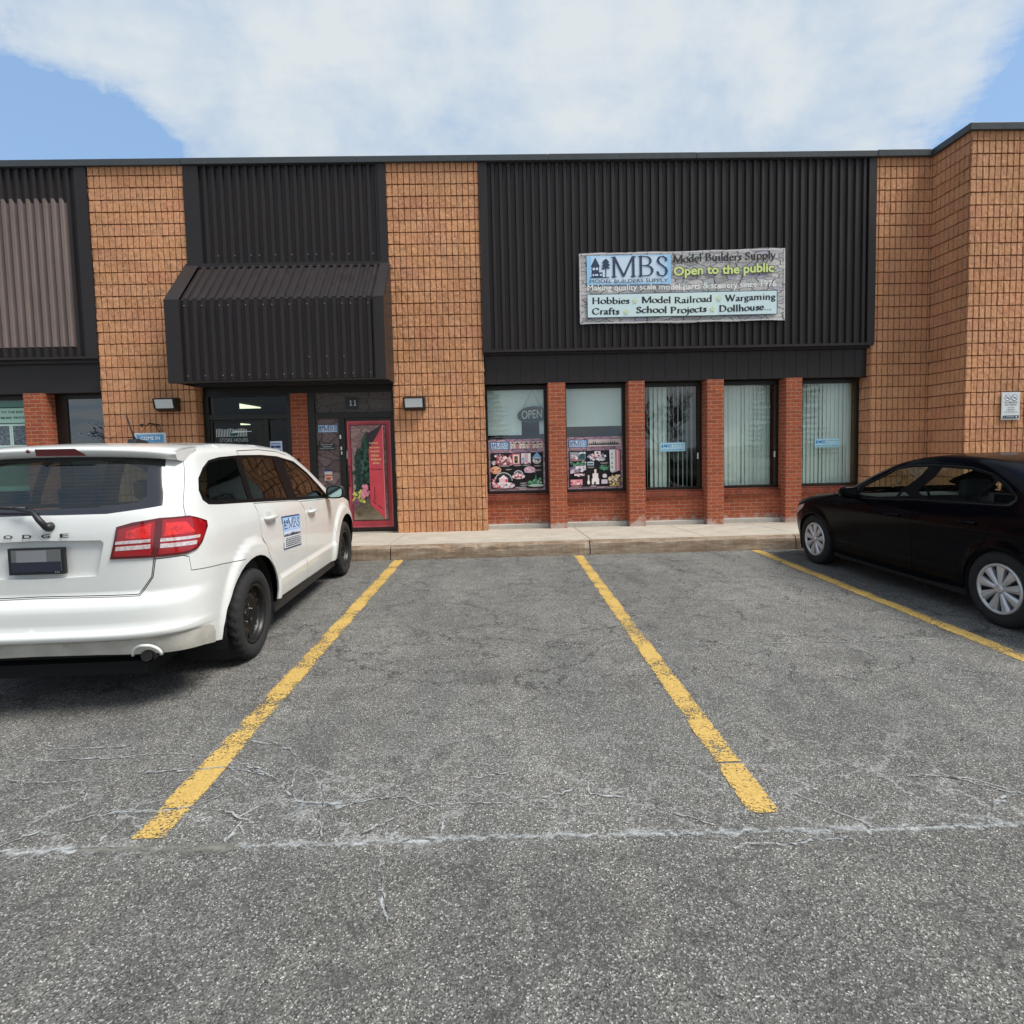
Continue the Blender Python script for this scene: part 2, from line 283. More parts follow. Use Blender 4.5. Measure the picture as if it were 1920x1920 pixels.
def metal_panel_mat(name, col, var=0.12, rough=0.42):
    m, t, b = base_mat(name); k = t.links.new; g = N(t, 'ShaderNodeNewGeometry').outputs['Position']
    mp = N(t, 'ShaderNodeMapping'); mp.inputs['Scale'].default_value = (3, 3, 0.5); k(g, mp.inputs[0])
    n = N(t, 'ShaderNodeTexNoise', i_Scale=2.0, i_Detail=7.0, i_Roughness=0.65); k(mp.outputs[0], n.inputs['Vector'])
    k(mixc(t, 1.0, (*col, 1), ramp_n(t, n.outputs[0], [(0.3, 1-var), (0.7, 1+var)]), 'MULTIPLY'), b.inputs['Base Color'])
    b.inputs['Specular IOR Level'].default_value = 0.28
    k(ramp_n(t, n.outputs[0], [(0.3, rough-0.08), (0.7, rough+0.12)]), b.inputs['Roughness']); return m

# ------------------------------------------------------------------ geometry helpers
class MB:
    """collects faces and links them as one mesh object"""
    def __init__(s): s.v = []; s.f = []; s.m = []; s.sm = []; s.uv = {}; s.att = None; s.nrm = {}
    def vert(s, p): s.v.append(tuple(p)); return len(s.v) - 1
    def face(s, pts, mi=0, smooth=False, uv=None):
        i = len(s.v); s.v.extend(tuple(p) for p in pts); s.f.append(tuple(range(i, i + len(pts)))); s.m.append(mi); s.sm.append(smooth)
        if uv: s.uv[len(s.f) - 1] = uv
        return s
    def idx(s, ids, mi=0, smooth=False): s.f.append(tuple(ids)); s.m.append(mi); s.sm.append(smooth)
    def box(s, x0, x1, y0, y1, z0, z1, mi=0):
        if x0 > x1: x0, x1 = x1, x0
        if y0 > y1: y0, y1 = y1, y0
        if z0 > z1: z0, z1 = z1, z0
        b = len(s.v)
        s.v += [(x0,y0,z0),(x1,y0,z0),(x1,y1,z0),(x0,y1,z0),(x0,y0,z1),(x1,y0,z1),(x1,y1,z1),(x0,y1,z1)]
        for q in ((0,3,2,1),(4,5,6,7),(0,1,5,4),(1,2,6,5),(2,3,7,6),(3,0,4,7)): s.idx([b+i for i in q], mi)
        return s
    def prism(s, poly, a, b, axis='y', mi=0):
        """extrude a 2D polygon along an axis; poly in the other two coordinates"""
        def P(u, w, t): return (u, t, w) if axis == 'y' else ((t, u, w) if axis == 'x' else (u, w, t))
        n = len(poly); k = len(s.v)
        s.v += [P(u, w, a) for u, w in poly] + [P(u, w, b) for u, w in poly]
        s.idx([k+i for i in range(n)], mi); s.idx([k+n+i for i in reversed(range(n))], mi)
        for i in range(n): s.idx([k+i, k+n+i, k+n+(i+1) % n, k+(i+1) % n], mi)
        return s
    def tube(s, pts, r, seg=6, mi=0, caps=True, smooth=True):
        pts = [Vector(p) for p in pts]; rs = r if isinstance(r, (list, tuple)) else [r]*len(pts); rings = []
        for i, p in enumerate(pts):
            d = (pts[min(i+1, len(pts)-1)] - pts[max(i-1, 0)]).normalized()
            a = d.orthogonal().normalized() if i == 0 else (pa - d*pa.dot(d)).normalized()
            pa = a; c = d.cross(a); k = len(s.v)
            for j in range(seg):
                t = 2*math.pi*j/seg; s.v.append(tuple(p + (a*math.cos(t) + c*math.sin(t))*rs[i]))
            rings.append(k)
        for i in range(len(pts)-1):
            for j in range(seg): s.idx([rings[i]+j, rings[i]+(j+1) % seg, rings[i+1]+(j+1) % seg, rings[i+1]+j], mi, smooth)
        if caps: s.idx([rings[0]+j for j in reversed(range(seg))], mi); s.idx([rings[-1]+j for j in range(seg)], mi)
        return s
    def lathe(s, prof, cx, cy, cz, axis='y', seg=32, mi=0, smooth=True, wob=None):
        """prof: list of (offset along axis, radius)"""
        ks = []
        for i, (o, r) in enumerate(prof):
            ks.append(len(s.v))
            for j in range(seg):
                t = 2*math.pi*j/seg; rr = r + (wob(i, j) if wob else 0)
                c, sn = rr*math.cos(t), rr*math.sin(t)
                s.v.append((cx+o, cy+c, cz+sn) if axis == 'x' else ((cx+c, cy+o, cz+sn) if axis == 'y' else (cx+c, cy+sn, cz+o)))
        for i in range(len(prof)-1):
            for j in range(seg): s.idx([ks[i]+j, ks[i]+(j+1) % seg, ks[i+1]+(j+1) % seg, ks[i+1]+j], mi, smooth)
        return s
    def build(s, name, mats, parent=None, bevel=0.0, fix=False):
        me = bpy.data.meshes.new(name); me.from_pydata(s.v, [], s.f)
        if not isinstance(mats, (list, tuple)): mats = [mats]
        for m in mats: me.materials.append(m)
        me.polygons.foreach_set('material_index', s.m); me.polygons.foreach_set('use_smooth', s.sm)
        if fix:
            bm = bmesh.new(); bm.from_mesh(me); bmesh.ops.remove_doubles(bm, verts=bm.verts, dist=1e-5); bmesh.ops.recalc_face_normals(bm, faces=bm.faces); bm.to_mesh(me); bm.free()
        ul = me.uv_layers.new(name='UVMap').data
        for p in me.polygons:
            g = s.uv.get(p.index) if not fix else None
            n = p.normal; ax = max(range(3), key=lambda i: abs(n[i]))
            for q, li in enumerate(p.loop_indices):
                if g: ul[li].uv = g[q]; continue
                c = me.vertices[me.loops[li].vertex_index].co
                ul[li].uv = (c.x, c.z) if ax == 1 else ((c.y, c.z) if ax == 0 else (c.x, c.y))
        if s.att is not None:
            a = me.attributes.new('joint', 'FLOAT', 'POINT'); a.data.foreach_set('value', s.att)
        me.update()
        if s.nrm: me.normals_split_custom_set_from_vertices([s.nrm.get(i, (0, 0, 0)) for i in range(len(s.v))])
        o = bpy.data.objects.new(name, me); COL.objects.link(o)
        if parent: o.parent = parent
        if bevel:
            md = o.modifiers.new('edge', 'BEVEL'); md.width = bevel; md.segments = 2; md.limit_method = 'ANGLE'; md.angle_limit = R(50)
        return o
def tag(o, label=None, cat=None, group=None, kind=None):
    for k, v in (('label', label), ('category', cat), ('group', group), ('kind', kind)):
        if v: o[k] = v
    return o
def thing(name, label, cat, loc=(0, 0, 0), rz=0.0, group=None):
    o = bpy.data.objects.new(name, None); COL.objects.link(o); o.empty_display_size = 0.2
    o.location = loc; o.rotation_euler = (0, 0, rz)
    return tag(o, label, cat, group)
def copy_tree(o, parent=None):
    c = o.copy(); COL.objects.link(c)
    if parent: c.parent = parent
    for ch in o.children: copy_tree(ch, c)
    return c

# ------------------------------------------------------------------ lettering
_TXT = {}
def text_tris(s, offset=0.0):
    """2D triangles of a line of text in the built-in font, and its bounds"""
    key = (s, offset)
    if key in _TXT: return _TXT[key]
    cu = bpy.data.curves.new('lettering', 'FONT'); cu.body = s; cu.size = 1.0; cu.offset = offset; cu.resolution_u = 3; cu.fill_mode = 'FRONT'
    o = bpy.data.objects.new('lettering', cu); COL.objects.link(o); bpy.context.view_layer.update()
    me = o.evaluated_get(bpy.context.evaluated_depsgraph_get()).to_mesh()
    v = [(q.co.x, q.co.y) for q in me.vertices]; f = [tuple(p.vertices) for p in me.polygons if p.area > 1e-9]
    o.evaluated_get(bpy.context.evaluated_depsgraph_get()).to_mesh_clear()
    bpy.data.objects.remove(o); bpy.data.curves.remove(cu)
    if not v: return None
    xs = [p[0] for p in v]; ys = [p[1] for p in v]
    _TXT[key] = (v, f, min(xs), max(xs), min(ys), max(ys)); return _TXT[key]
# a small serif alphabet written with a broad nib: skeleton strokes, C = curve, L = straight, S = serif (x, y, half width)
def _arc(cx, cy, rx, ry, a0, a1, n=14): return [(cx+rx*math.cos(R(a0+(a1-a0)*i/n)), cy+ry*math.sin(R(a0+(a1-a0)*i/n))) for i in range(n+1)]
def _g():
    G = {}; o = lambda cx, rx=.2: _arc(cx, .215, rx, .215, 0, 360, 22)
    stem = lambda x, a, b: [(x, a), (x, b)]
    G['M'] = (.92, [stem(.12,0,.68), [(.13,.68),(.45,.03)], [(.45,.03),(.77,.68)], stem(.79,0,.68)], [(.12,0,.09),(.79,0,.1),(.08,.68,.06),(.83,.68,.06)])
    G['B'] = (.62, [stem(.13,0,.68), [(.13,.66)]+_arc(.28,.51,.19,.15,90,-90)+[(.13,.36)], [(.13,.36)]+_arc(.30,.185,.23,.17,90,-90)+[(.13,.02)]], [(.10,0,.07),(.10,.68,.07)])
    G['S'] = (.50, [[(.40,.53),(.37,.62),(.27,.67),(.15,.64),(.10,.53),(.15,.43),(.26,.36),(.37,.28),(.41,.17),(.36,.06),(.25,.01),(.13,.04),(.08,.15)]], [])
    G['H'] = (.78, [stem(.15,0,.68), stem(.62,0,.68), [(.15,.35),(.62,.35)]], [(.15,0,.1),(.15,.68,.1),(.62,0,.1),(.62,.68,.1)])
    G['R'] = (.66, [stem(.14,0,.68), [(.14,.66)]+_arc(.28,.50,.19,.16,90,-90)+[(.14,.34)], [(.30,.34),(.45,.13),(.60,.01)]], [(.14,0,.1),(.10,.68,.07)])
    G['W'] = (1.0, [[(.08,.68),(.30,.02)], [(.30,.02),(.49,.64)], [(.47,.68),(.69,.02)], [(.69,.02),(.90,.68)]], [(.08,.68,.09),(.47,.68,.08),(.90,.68,.08)])
    G['C'] = (.70, [[(.60,.50),(.57,.60)]+_arc(.38,.34,.29,.33,60,300,20)+[(.60,.14)]], [])
    G['P'] = (.58, [stem(.14,0,.68), [(.14,.66)]+_arc(.28,.49,.20,.17,90,-90)+[(.14,.32)]], [(.14,0,.1),(.10,.68,.07)])
    G['D'] = (.78, [stem(.14,0,.68), [(.14,.66)]+_arc(.30,.34,.34,.32,90,-90,18)+[(.14,.02)]], [(.10,0,.07),(.10,.68,.07)])
    G['o'] = (.49, [o(.245)], []); G['e'] = (.42, [[(.06,.24),(.36,.27)]+_arc(.215,.225,.165,.21,12,325,18)], [])
    G['c'] = (.40, [_arc(.23,.215,.18,.21,50,318,16)], [])
    G['d'] = (.53, [_arc(.22,.215,.17,.21,40,320,16), stem(.39,0,.72)], [(.43,0,.05),(.36,.72,.05)])
    G['b'] = (.52, [stem(.12,.02,.72), _arc(.28,.215,.18,.21,140,-140,16)], [(.09,.72,.05)])
    G['p'] = (.53, [stem(.12,-.22,.42), _arc(.29,.215,.18,.21,140,-140,16)], [(.12,-.22,.09),(.09,.42,.05)])
    G['g'] = (.46, [_arc(.21,.285,.135,.135,0,360,16), [(.15,.16),(.10,.10),(.16,.05),(.32,.02),(.38,-.07),(.30,-.18),(.16,-.19),(.07,-.12),(.12,-.02),(.20,.03)], [(.33,.36),(.44,.40)]], [])
    G['a'] = (.43, [[(.07,.34),(.14,.41),(.23,.42),(.29,.36),(.29,.08),(.34,.01),(.42,.03)], [(.29,.25),(.12,.19),(.06,.10),(.11,.01),(.20,.02),(.29,.11)]], [])
    G['l'] = (.26, [stem(.13,0,.72)], [(.13,0,.09),(.10,.72,.05)]); G['i'] = (.26, [stem(.13,0,.42), [(.125,.60),(.135,.61)]], [(.13,0,.09),(.10,.42,.05)])
    G['j'] = (.25, [[(.13,.42),(.13,-.08),(.08,-.19),(-.02,-.22)], [(.125,.60),(.135,.61)]], [(.10,.42,.05)])
    G['r'] = (.36, [stem(.12,0,.42), [(.12,.28),(.20,.39),(.32,.40)]], [(.12,0,.09),(.09,.42,.05)])
    G['n'] = (.54, [stem(.12,0,.42), [(.12,.29),(.22,.40),(.34,.41),(.40,.31),(.40,0)]], [(.12,0,.09),(.40,0,.09),(.09,.42,.05)])
    G['h'] = (.54, [stem(.12,0,.72), [(.12,.29),(.22,.40),(.34,.41),(.40,.31),(.40,0)]], [(.12,0,.09),(.40,0,.09),(.09,.72,.05)])
    G['m'] = (.82, [stem(.12,0,.42), [(.12,.29),(.21,.40),(.33,.41),(.39,.31),(.39,0)], [(.39,.29),(.49,.40),(.61,.41),(.67,.31),(.67,0)]], [(.12,0,.09),(.39,0,.08),(.67,0,.09),(.09,.42,.05)])
    G['u'] = (.54, [[(.12,.42),(.12,.12),(.18,.02),(.28,.02),(.39,.12)], stem(.39,0,.42)], [(.09,.42,.05),(.36,.42,.05),(.43,0,.05)])
    G['s'] = (.36, [[(.29,.33),(.25,.41),(.16,.42),(.09,.35),(.12,.27),(.22,.21),(.29,.13),(.25,.03),(.15,.01),(.06,.09)]], [])
    G['t'] = (.32, [[(.14,.54),(.14,.10),(.19,.01),(.29,.05)], [(.04,.42),(.28,.42)]], [])
    G['f'] = (.31, [[(.13,0),(.13,.55),(.18,.69),(.28,.71),(.33,.66)], [(.04,.42),(.29,.42)]], [(.13,0,.09)])
    G['y'] = (.46, [[(.06,.42),(.23,.03)], [(.39,.42),(.23,.03),(.14,-.17),(.05,-.20)]], [(.07,.42,.07),(.38,.42,.06)])
    G['.'] = (.24, [[(.115,.035),(.125,.04)]], [(.12,0,.05),(.12,.064,.05)]); G[' '] = (.26, [], []); G['x'] = (.45, [[(.07,.42),(.38,0)],[(.37,.42),(.08,0)]], [])
    return G
SERIF = _g()
def nib_polys(s, thick=.052, thin=.018, ang=18):
    nib = []
    for i in range(10):
        t = 2*math.pi*i/10; a, b = thick*math.cos(t), thin*math.sin(t); nib.append((a*math.cos(R(ang))-b*math.sin(R(ang)), a*math.sin(R(ang))+b*math.cos(R(ang))))
    out = []; x = 0.
    for ch in s:
        adv, strokes, serifs = SERIF[ch]
        for st in strokes:
            for p, q in zip(st, st[1:]):
                pts = sorted({(round(x+a+u, 5), round(b+v, 5)) for a, b in (p, q) for u, v in nib})
                def half(P):
                    h = []
                    for c in P:
                        while len(h) > 1 and (h[-1][0]-h[-2][0])*(c[1]-h[-2][1])-(h[-1][1]-h[-2][1])*(c[0]-h[-2][0]) <= 0: h.pop()
                        h.append(c)
                    return h
                lo, hi = half(pts), half(pts[::-1]); out.append(lo[:-1]+hi[:-1])
        for sx, sy, w in serifs:
            y0, y1 = (sy, sy+.034) if sy <= 0 else (sy-.034, sy); out.append([(x+sx-w, y0), (x+sx+w, y0), (x+sx+w, y1), (x+sx-w, y1)])
        x += adv
    return out, x
class Print:
    """flat printed artwork on a board: shapes in (u, v) metres, each ink layer a hair above the last"""
    def __init__(s, origin, U, V, step=0.0005, base=0.001):
        s.o = Vector(origin); s.U = Vector(U).normalized(); s.V = Vector(V).normalized(); s.n = s.U.cross(s.V); s.step = step; s.z = base; s.mb = MB(); s.mats = []; s.warp = None
    def mi(s, m):
        if isinstance(m, tuple): m = flat(m)
        if m not in s.mats: s.mats.append(m)
        return s.mats.index(m)
    def P(s, u, v, dz=0.0):
        if s.warp: u, v = s.warp(u, v)
        return s.o + s.U*u + s.V*v + s.n*(s.z+dz)
    def tri_poly(s, pts, m):
        i = s.mi(m)
        if len(pts) <= 4: s.mb.face([s.P(*p) for p in pts], i, uv=[tuple(p) for p in pts])
        else:
            for t in tessellate_polygon([[Vector((*p, 0)) for p in pts]]):
                q = [pts[k] for k in t]
                if (q[1][0]-q[0][0])*(q[2][1]-q[0][1])-(q[1][1]-q[0][1])*(q[2][0]-q[0][0]) < 0: q = q[::-1]
                s.mb.face([s.P(*p) for p in q], i, uv=q)
        s.z += s.step; return s
    def rect(s, u0, v0, u1, v1, m): return s.tri_poly([(u0,v0),(u1,v0),(u1,v1),(u0,v1)], m)
    def frame(s, u0, v0, u1, v1, w, m):
        z = s.z
        for a in ((u0,v0,u1,v0+w),(u0,v1-w,u1,v1),(u0,v0+w,u0+w,v1-w),(u1-w,v0+w,u1,v1-w)): s.z = z; s.rect(*a, m)
        return s
    def ell(s, cu, cv, ru, rv, m, a0=0, a1=360, n=24): return s.tri_poly([(cu+ru*math.cos(R(a0+(a1-a0)*i/n)), cv+rv*math.sin(R(a0+(a1-a0)*i/n))) for i in range(n + (0 if a1-a0 == 360 else 1))], m)
    def text(s, t, u0, v0, w, h, m, offset=0.0, fit=None):
        """set a line so that its ink fills the box (u0,v0,w,h); fit keeps the box of another offset"""
        d = text_tris(t, offset); f = text_tris(t, fit) if fit is not None else d; i = s.mi(m); x0, x1, y0, y1 = f[2:]
        kx, ky = w/(x1-x0), h/(y1-y0); mp = [s.P(u0+(x-x0)*kx, v0+(y-y0)*ky) for x, y in d[0]]
        for q in d[1]: s.mb.face([mp[k] for k in q], i)
        s.z += s.step; return s
    def serif(s, t, u0, v0, w, h, m, **kw):
        """baseline at v0, capitals h tall, advance width w"""
        polys, adv = nib_polys(t, **kw); i = s.mi(m); k = 0
        for p in polys: s.mb.face([s.P(u0+x*w/adv, v0+y*h/.68, k*2e-6) for x, y in p], i); k += 1
        s.z += s.step; return s
    def logo(s, u0, v0, w, h, navy=(38, 58, 92), full=True, bgs=((150, 200, 236), (186, 214, 236), (205, 222, 236))):
        """pale blue panel with a turreted house, a tree, three serif capitals and the shop's name under them"""
        s.rect(u0, v0, u0+w, v0+h, bgs[0]); s.rect(u0+.05*w, v0+.03*h, u0+.95*w, v0+.97*h, bgs[1]); s.rect(u0+.14*w, v0+.08*h, u0+.86*w, v0+.92*h, bgs[2])
        X = lambda a: u0+a*w; Y = lambda b: v0+b*h; yb = .24 if full else .14
        s.tri_poly([(X(.045),Y(.62)),(X(.155),Y(.62)),(X(.10),Y(.93))], navy); s.rect(X(.055), Y(yb+.02), X(.145), Y(.63), navy); s.rect(X(.145), Y(yb+.02), X(.185), Y(.42), navy)
        pale = bgs[2]
        for a in (.068, .106): s.rect(X(a), Y(.50), X(a+.027), Y(.58), pale)
        for a, b in ((.066,.085),(.095,.132),(.152,.176)): s.rect(X(a), Y(yb+.06), X(b), Y(.36), pale)
        s.rect(X(.035), Y(yb-.01), X(.265), Y(yb+.02), navy); s.rect(X(.218), Y(yb), X(.229), Y(.85), navy)
        for k, (c, hw, b) in enumerate(((.222,.05,.72),(.225,.055,.62),(.222,.055,.52))): s.tri_poly([(X(c-hw),Y(b)),(X(c-hw*.2),Y(b+.02)),(X(c+hw),Y(b+.03)),(X(c+hw*.2),Y(b+.16)),(X(c-hw*.3),Y(b+.13))], navy)
        s.serif('MBS', X(.28), Y(yb+.01), .70*w, (.93-yb)*h, navy, thick=.042, thin=.016, ang=8)
        if full: s.text('MODEL BUILDERS SUPPLY', X(.03), Y(.055), .93*w, .12*h, navy, 0.0)
        return s
    def build(s, name, parent=None): return s.mb.build(name, s.mats, parent)
# ------------------------------------------------------------------ ground
ASPH = asphalt_mat(); YEL = paint_line_mat()
WALK = concrete_mat('sidewalk_concrete', (.41, .365, .30)); KERB = concrete_mat('kerb_concrete', (.33, .265, .195), (.15, .088, .048))
DARKGAP = mat('joint_base', (.05, .04, .035), 0.95)  # dark base sheet under the sidewalk slabs, seen in their joints
def setting(o): o['kind'] = 'structure'; return o
g = MB(); g.face([(-180,-180,0),(180,-180,0),(180,180,0),(-180,180,0)]); setting(g.build('asphalt_lot', ASPH))
KY = 8.29; ZK = .195; ZW = .11
def zwalk(y): return ZK + (ZW-ZK)*(y-8.45)/(10.3-8.45)
w = MB()
joints = [-22,-19,-16,-13,-10.4,-7.5,-4.6,-1.66,1.32,3.02,4.45,7.4,10.3,13.2,16,19,22]
yb = [8.45, 9.0, 9.6, 10.75]
for a, b in zip(joints, joints[1:]):
    a, b = a+.006, b-.006
    for y0, y1 in zip(yb, yb[1:]): w.face([(a,y0,zwalk(y0)),(b,y0,zwalk(y0)),(b,y1,zwalk(y1)),(a,y1,zwalk(y1))])
    w.face([(a,8.45,.05),(b,8.45,.05),(b,8.45,zwalk(8.45)),(a,8.45,zwalk(8.45))]); w.face([(b,8.45,.05),(b,10.75,.05),(b,10.75,zwalk(10.75)),(b,8.45,zwalk(8.45))]); w.face([(a,10.75,.05),(a,8.45,.05),(a,8.45,zwalk(8.45)),(a,10.75,zwalk(10.75))])
w.face([(-22,8.30,.06),(22,8.30,.06),(22,11,.06),(-22,11,.06)], 1)
setting(w.build('sidewalk', [WALK, DARKGAP]))
# kerb: sections with a worn, slightly battered face and chipped upper arris
k = MB(); rk = random.Random(3)
kj = [-22,-16.5,-11,-7.3,-4.5,-1.60,1.28,4.30,7.2,10.2,13,17,22]
for a, b in zip(kj, kj[1:]):
    a, b = a+.007, b-.007; n = max(2, int((b-a)/.035)); rows = []
    for i in range(n+1):
        x = a+(b-a)*i/n; ch = 0.0
        for cx, cw, cd in ((-.75,.20,.055),(-.35,.06,.03),(.0,.12,.04),(1.25,.06,.045),(2.3,.08,.02)):
            if abs(x-cx) < cw: ch += cd*(1-abs(x-cx)/cw)
        ch += .006*rk.random()+.010*max(0, math.sin(x*7.1)*math.sin(x*2.3)); j = .004*(rk.random()-.5)
        rows.append([(x,KY+j,-.02),(x,KY+.012+j,.09),(x,KY+.022+ch*.35+j,.165-ch*.9),(x,KY+.05+ch*.9,.193-ch*.25),(x,8.444,.196)])
    i0 = len(k.v)
    for r in rows: k.v += r
    for i in range(n):
        for q in range(4): k.idx([i0+i*5+q, i0+(i+1)*5+q, i0+(i+1)*5+q+1, i0+i*5+q+1], 0, False)
    k.idx([i0+q for q in (4,3,2,1,0)], 0); e = i0+n*5; k.idx([e+q for q in range(5)], 0)
setting(k.build('kerb', KERB))
# stall lines
def line(x0, x1, y0, y1, skew=0.0, name='parking_line', gap=None):
    m = MB(); segs = [(y0, y1)] if not gap else [(y0, gap[0]), (gap[1], y1)]
    for a, b in segs:
        n = max(1, int((b-a)/.1))
        for i in range(n):
            ya, yc = a+(b-a)*i/n, a+(b-a)*(i+1)/n; sa, sc = skew*(ya-y0), skew*(yc-y0)
            m.face([(x0+sa,ya,.004),(x1+sa,ya,.004),(x1+sc,yc,.004),(x0+sc,yc,.004)], uv=[(0,-1),(0,1),(0,1),(0,-1)])
    setting(m.build(name, YEL))
line(-1.565, -1.415, 2.335, 8.28, .003); line(1.024, 1.160, 2.35, 8.26, .0015, gap=(2.735, 2.752)); line(3.617, 3.763, 2.3, 8.28, .001); line(6.23, 6.36, 2.3, 8.28); line(-4.16, -4.03, 2.3, 8.28)
# cracks, pale salt bloom round them, and a smear of old sealant
WIDE = [[(-11,2.33),(-8,2.36),(-5.5,2.30),(-4,2.32),(-2.5,2.29),(-2.04,2.28),(-1.91,2.28),(-1.76,2.28),(-1.64,2.28),(-1.55,2.28)],[(-1.10,2.27),(-0.93,2.27),(-0.76,2.26),(-0.55,2.26),(-0.38,2.26),(-0.22,2.26),(0.01,2.26),(0.40,2.25),(0.60,2.25),(0.75,2.24),(0.94,2.24),(1.14,2.23),(1.31,2.23),(1.50,2.22),(1.83,2.22),(2.10,2.22),(2.7,2.21),(3.6,2.23),(5,2.19),(6.8,2.22),(9,2.18),(11,2.2)],[(-1.77,2.51),(-1.66,2.52),(-1.55,2.53)],[(-0.98,2.55),(-0.84,2.52),(-0.72,2.51)]]
THIN = [[(-2.52,2.85),(-2.41,2.80),(-2.18,2.78),(-2.04,2.78),(-1.90,2.76),(-1.86,2.80),(-1.76,2.85),(-1.55,2.85),(-1.42,2.86),(-1.25,2.81),(-1.11,2.74),(-1.00,2.61),(-0.94,2.54),(-0.84,2.52),(-0.72,2.51),(-0.61,2.55),(-0.47,2.56),(-0.39,2.50),(-0.31,2.49),(-0.20,2.50),(0.02,2.48)],[(-2.07,2.32),(-2.02,2.38),(-1.95,2.43),(-1.83,2.49),(-1.71,2.52),(-1.55,2.52),(-1.41,2.54),(-1.26,2.51),(-1.15,2.43),(-1.07,2.41),(-0.98,2.29)],[(-1.15,2.43),(-1.15,2.36),(-1.15,2.29)],[(-0.89,2.69),(-0.84,2.56),(-0.82,2.45),(-0.76,2.27)],[(-0.62,2.29),(-0.53,2.37),(-0.45,2.43),(-0.39,2.50)],[(-0.52,2.37),(-0.51,2.32),(-0.49,2.27)],[(-2.66,3.05),(-2.38,2.98),(-2.19,3.00),(-2.06,2.99),(-1.94,3.02),(-1.69,3.01),(-1.59,2.98)],[(-1.40,3.12),(-1.24,3.08),(-1.14,3.01),(-1.05,2.89),(-1.01,2.81),(-0.94,2.76)],[(-2.55,3.18),(-2.43,3.11),(-2.22,3.11),(-2.03,3.12)],[(-0.27,2.40),(-0.28,2.33),(-0.29,2.27)],[(0.01,2.34),(-0.02,2.26)],[(-1.44,2.90),(-1.32,2.88),(-1.19,2.80)],[(0.14,2.51),(0.24,2.54),(0.30,2.57)],[(0.36,2.54),(0.43,2.51),(0.51,2.50)],[(0.69,2.38),(0.78,2.33),(0.86,2.28)],[(1.28,2.48),(1.33,2.42),(1.37,2.39)],[(1.38,2.35),(1.42,2.31),(1.47,2.27),(1.48,2.22)],[(1.86,2.57),(1.99,2.57),(2.07,2.55),(2.16,2.48),(2.22,2.43),(2.28,2.42)],[(1.96,2.23),(2.00,2.28),(2.10,2.35),(2.20,2.40),(2.27,2.41)],[(0.86,2.14),(0.93,2.16),(1.07,2.15),(1.19,2.17),(1.36,2.17)],[(-0.18,2.68),(-0.08,2.71),(0.02,2.73)],[(1.21,4.43),(1.48,4.43),(1.90,4.40),(2.32,4.40),(2.93,4.37),(3.57,4.37)],[(-0.50,2.15),(-0.47,2.05),(-0.44,1.94),(-0.41,1.85)],[(-2.07,2.77),(-1.98,2.67),(-1.93,2.59)],[(-1.68,2.45),(-1.67,2.36),(-1.67,2.29)]]
DARK = [[(-1.16,3.58),(-0.80,3.45),(-0.47,3.38),(-0.22,3.47),(0.05,3.72)],[(-0.31,3.33),(0.04,3.34),(0.35,3.35)],[(-0.52,2.90),(-0.28,3.02),(0.03,3.12),(0.31,3.25)],[(0.49,4.91),(0.68,5.13),(0.84,5.36)],[(-2.15,3.69),(-1.79,3.51)],[(0.32,2.12),(0.46,2.14),(0.60,2.11)],[(-0.23,2.12),(-0.19,2.01),(-0.12,1.93)],[(2.12,4.02),(2.78,3.86),(3.37,3.67)],[(3.68,5.33),(3.82,5.17),(4.05,5.03)],[(-1.38,2.23),(-1.15,2.20),(-1.01,2.19)]]
rc = random.Random(11)
def jag(pl, amp, st):
    out = []
    for p, q in zip(pl, pl[1:]):
        n = max(1, int(math.dist(p, q)/st))
        for i in range(n): out.append((p[0]+(q[0]-p[0])*i/n + rc.uniform(-amp, amp), p[1]+(q[1]-p[1])*i/n + rc.uniform(-amp, amp)))
    return out + [pl[-1]]
def strip(mb, pl, wd, z):
    pts = [Vector((*p, 0)) for p in pl]; n = len(pts); rows = []; acc = 0
    for i, p in enumerate(pts):
        d = (pts[min(i+1, n-1)]-pts[max(i-1, 0)]).normalized(); s = Vector((-d.y, d.x, 0)); ww = wd*rc.uniform(.5, 1.6)*(.35 if i in (0, n-1) else 1)
        rows.append((p-s*ww, p+s*ww))
    for (a, b), (c, e) in zip(rows, rows[1:]): mb.face([(a.x,a.y,z),(c.x,c.y,z),(e.x,e.y,z),(b.x,b.y,z)], uv=[(0,-1),(0,-1),(0,1),(0,1)])
BLOOM = [dust_mat('salt_bloom_wide', (.40, .41, .405), .56, .76, 85.0), dust_mat('salt_bloom_thin', (.40, .41, .405), .58, .76, 85.0)]; CRK = dust_mat('open_crack', (.02, .02, .02), .60, .68, 30.0)
m = MB()
for pl in WIDE: strip(m, jag(pl, .009, .03), .029, .004)
BR = []
for pl in THIN + WIDE[2:]:
    for p, q in zip(pl, pl[1:]):
        if rc.random() < .12 and min(p[1], q[1]) > 2.32:
            t = rc.random(); x, y = p[0]+(q[0]-p[0])*t, p[1]+(q[1]-p[1])*t; a = rc.uniform(0, 6.28); b_ = [(x, y)]
            for _ in range(rc.randint(2, 4)): a += rc.uniform(-.7, .7); x += .06*math.cos(a); y += .05*math.sin(a); b_.append((x, y))
            BR.append(b_)
nw = len(m.f)
for pl in THIN: strip(m, jag(pl, .009, .022), .0115, .0065)
for pl in BR: strip(m, jag(pl, .005, .025), .008, .0055)
m.m = [0]*nw+[1]*(len(m.f)-nw); setting(m.build('crack_salt', BLOOM))
m = MB()
for pl in WIDE + THIN + DARK: strip(m, jag(pl, .006, .03), .0026, .009)
setting(m.build('crack_line', CRK))
SEAL = dust_mat('old_sealant', (.17, .163, .14), .52, .76, 50.0); m = MB(); strip(m, jag([(-1.74,2.275),(-1.53,2.27),(-1.31,2.255),(-1.08,2.255)], .004, .06), .036, .0055)
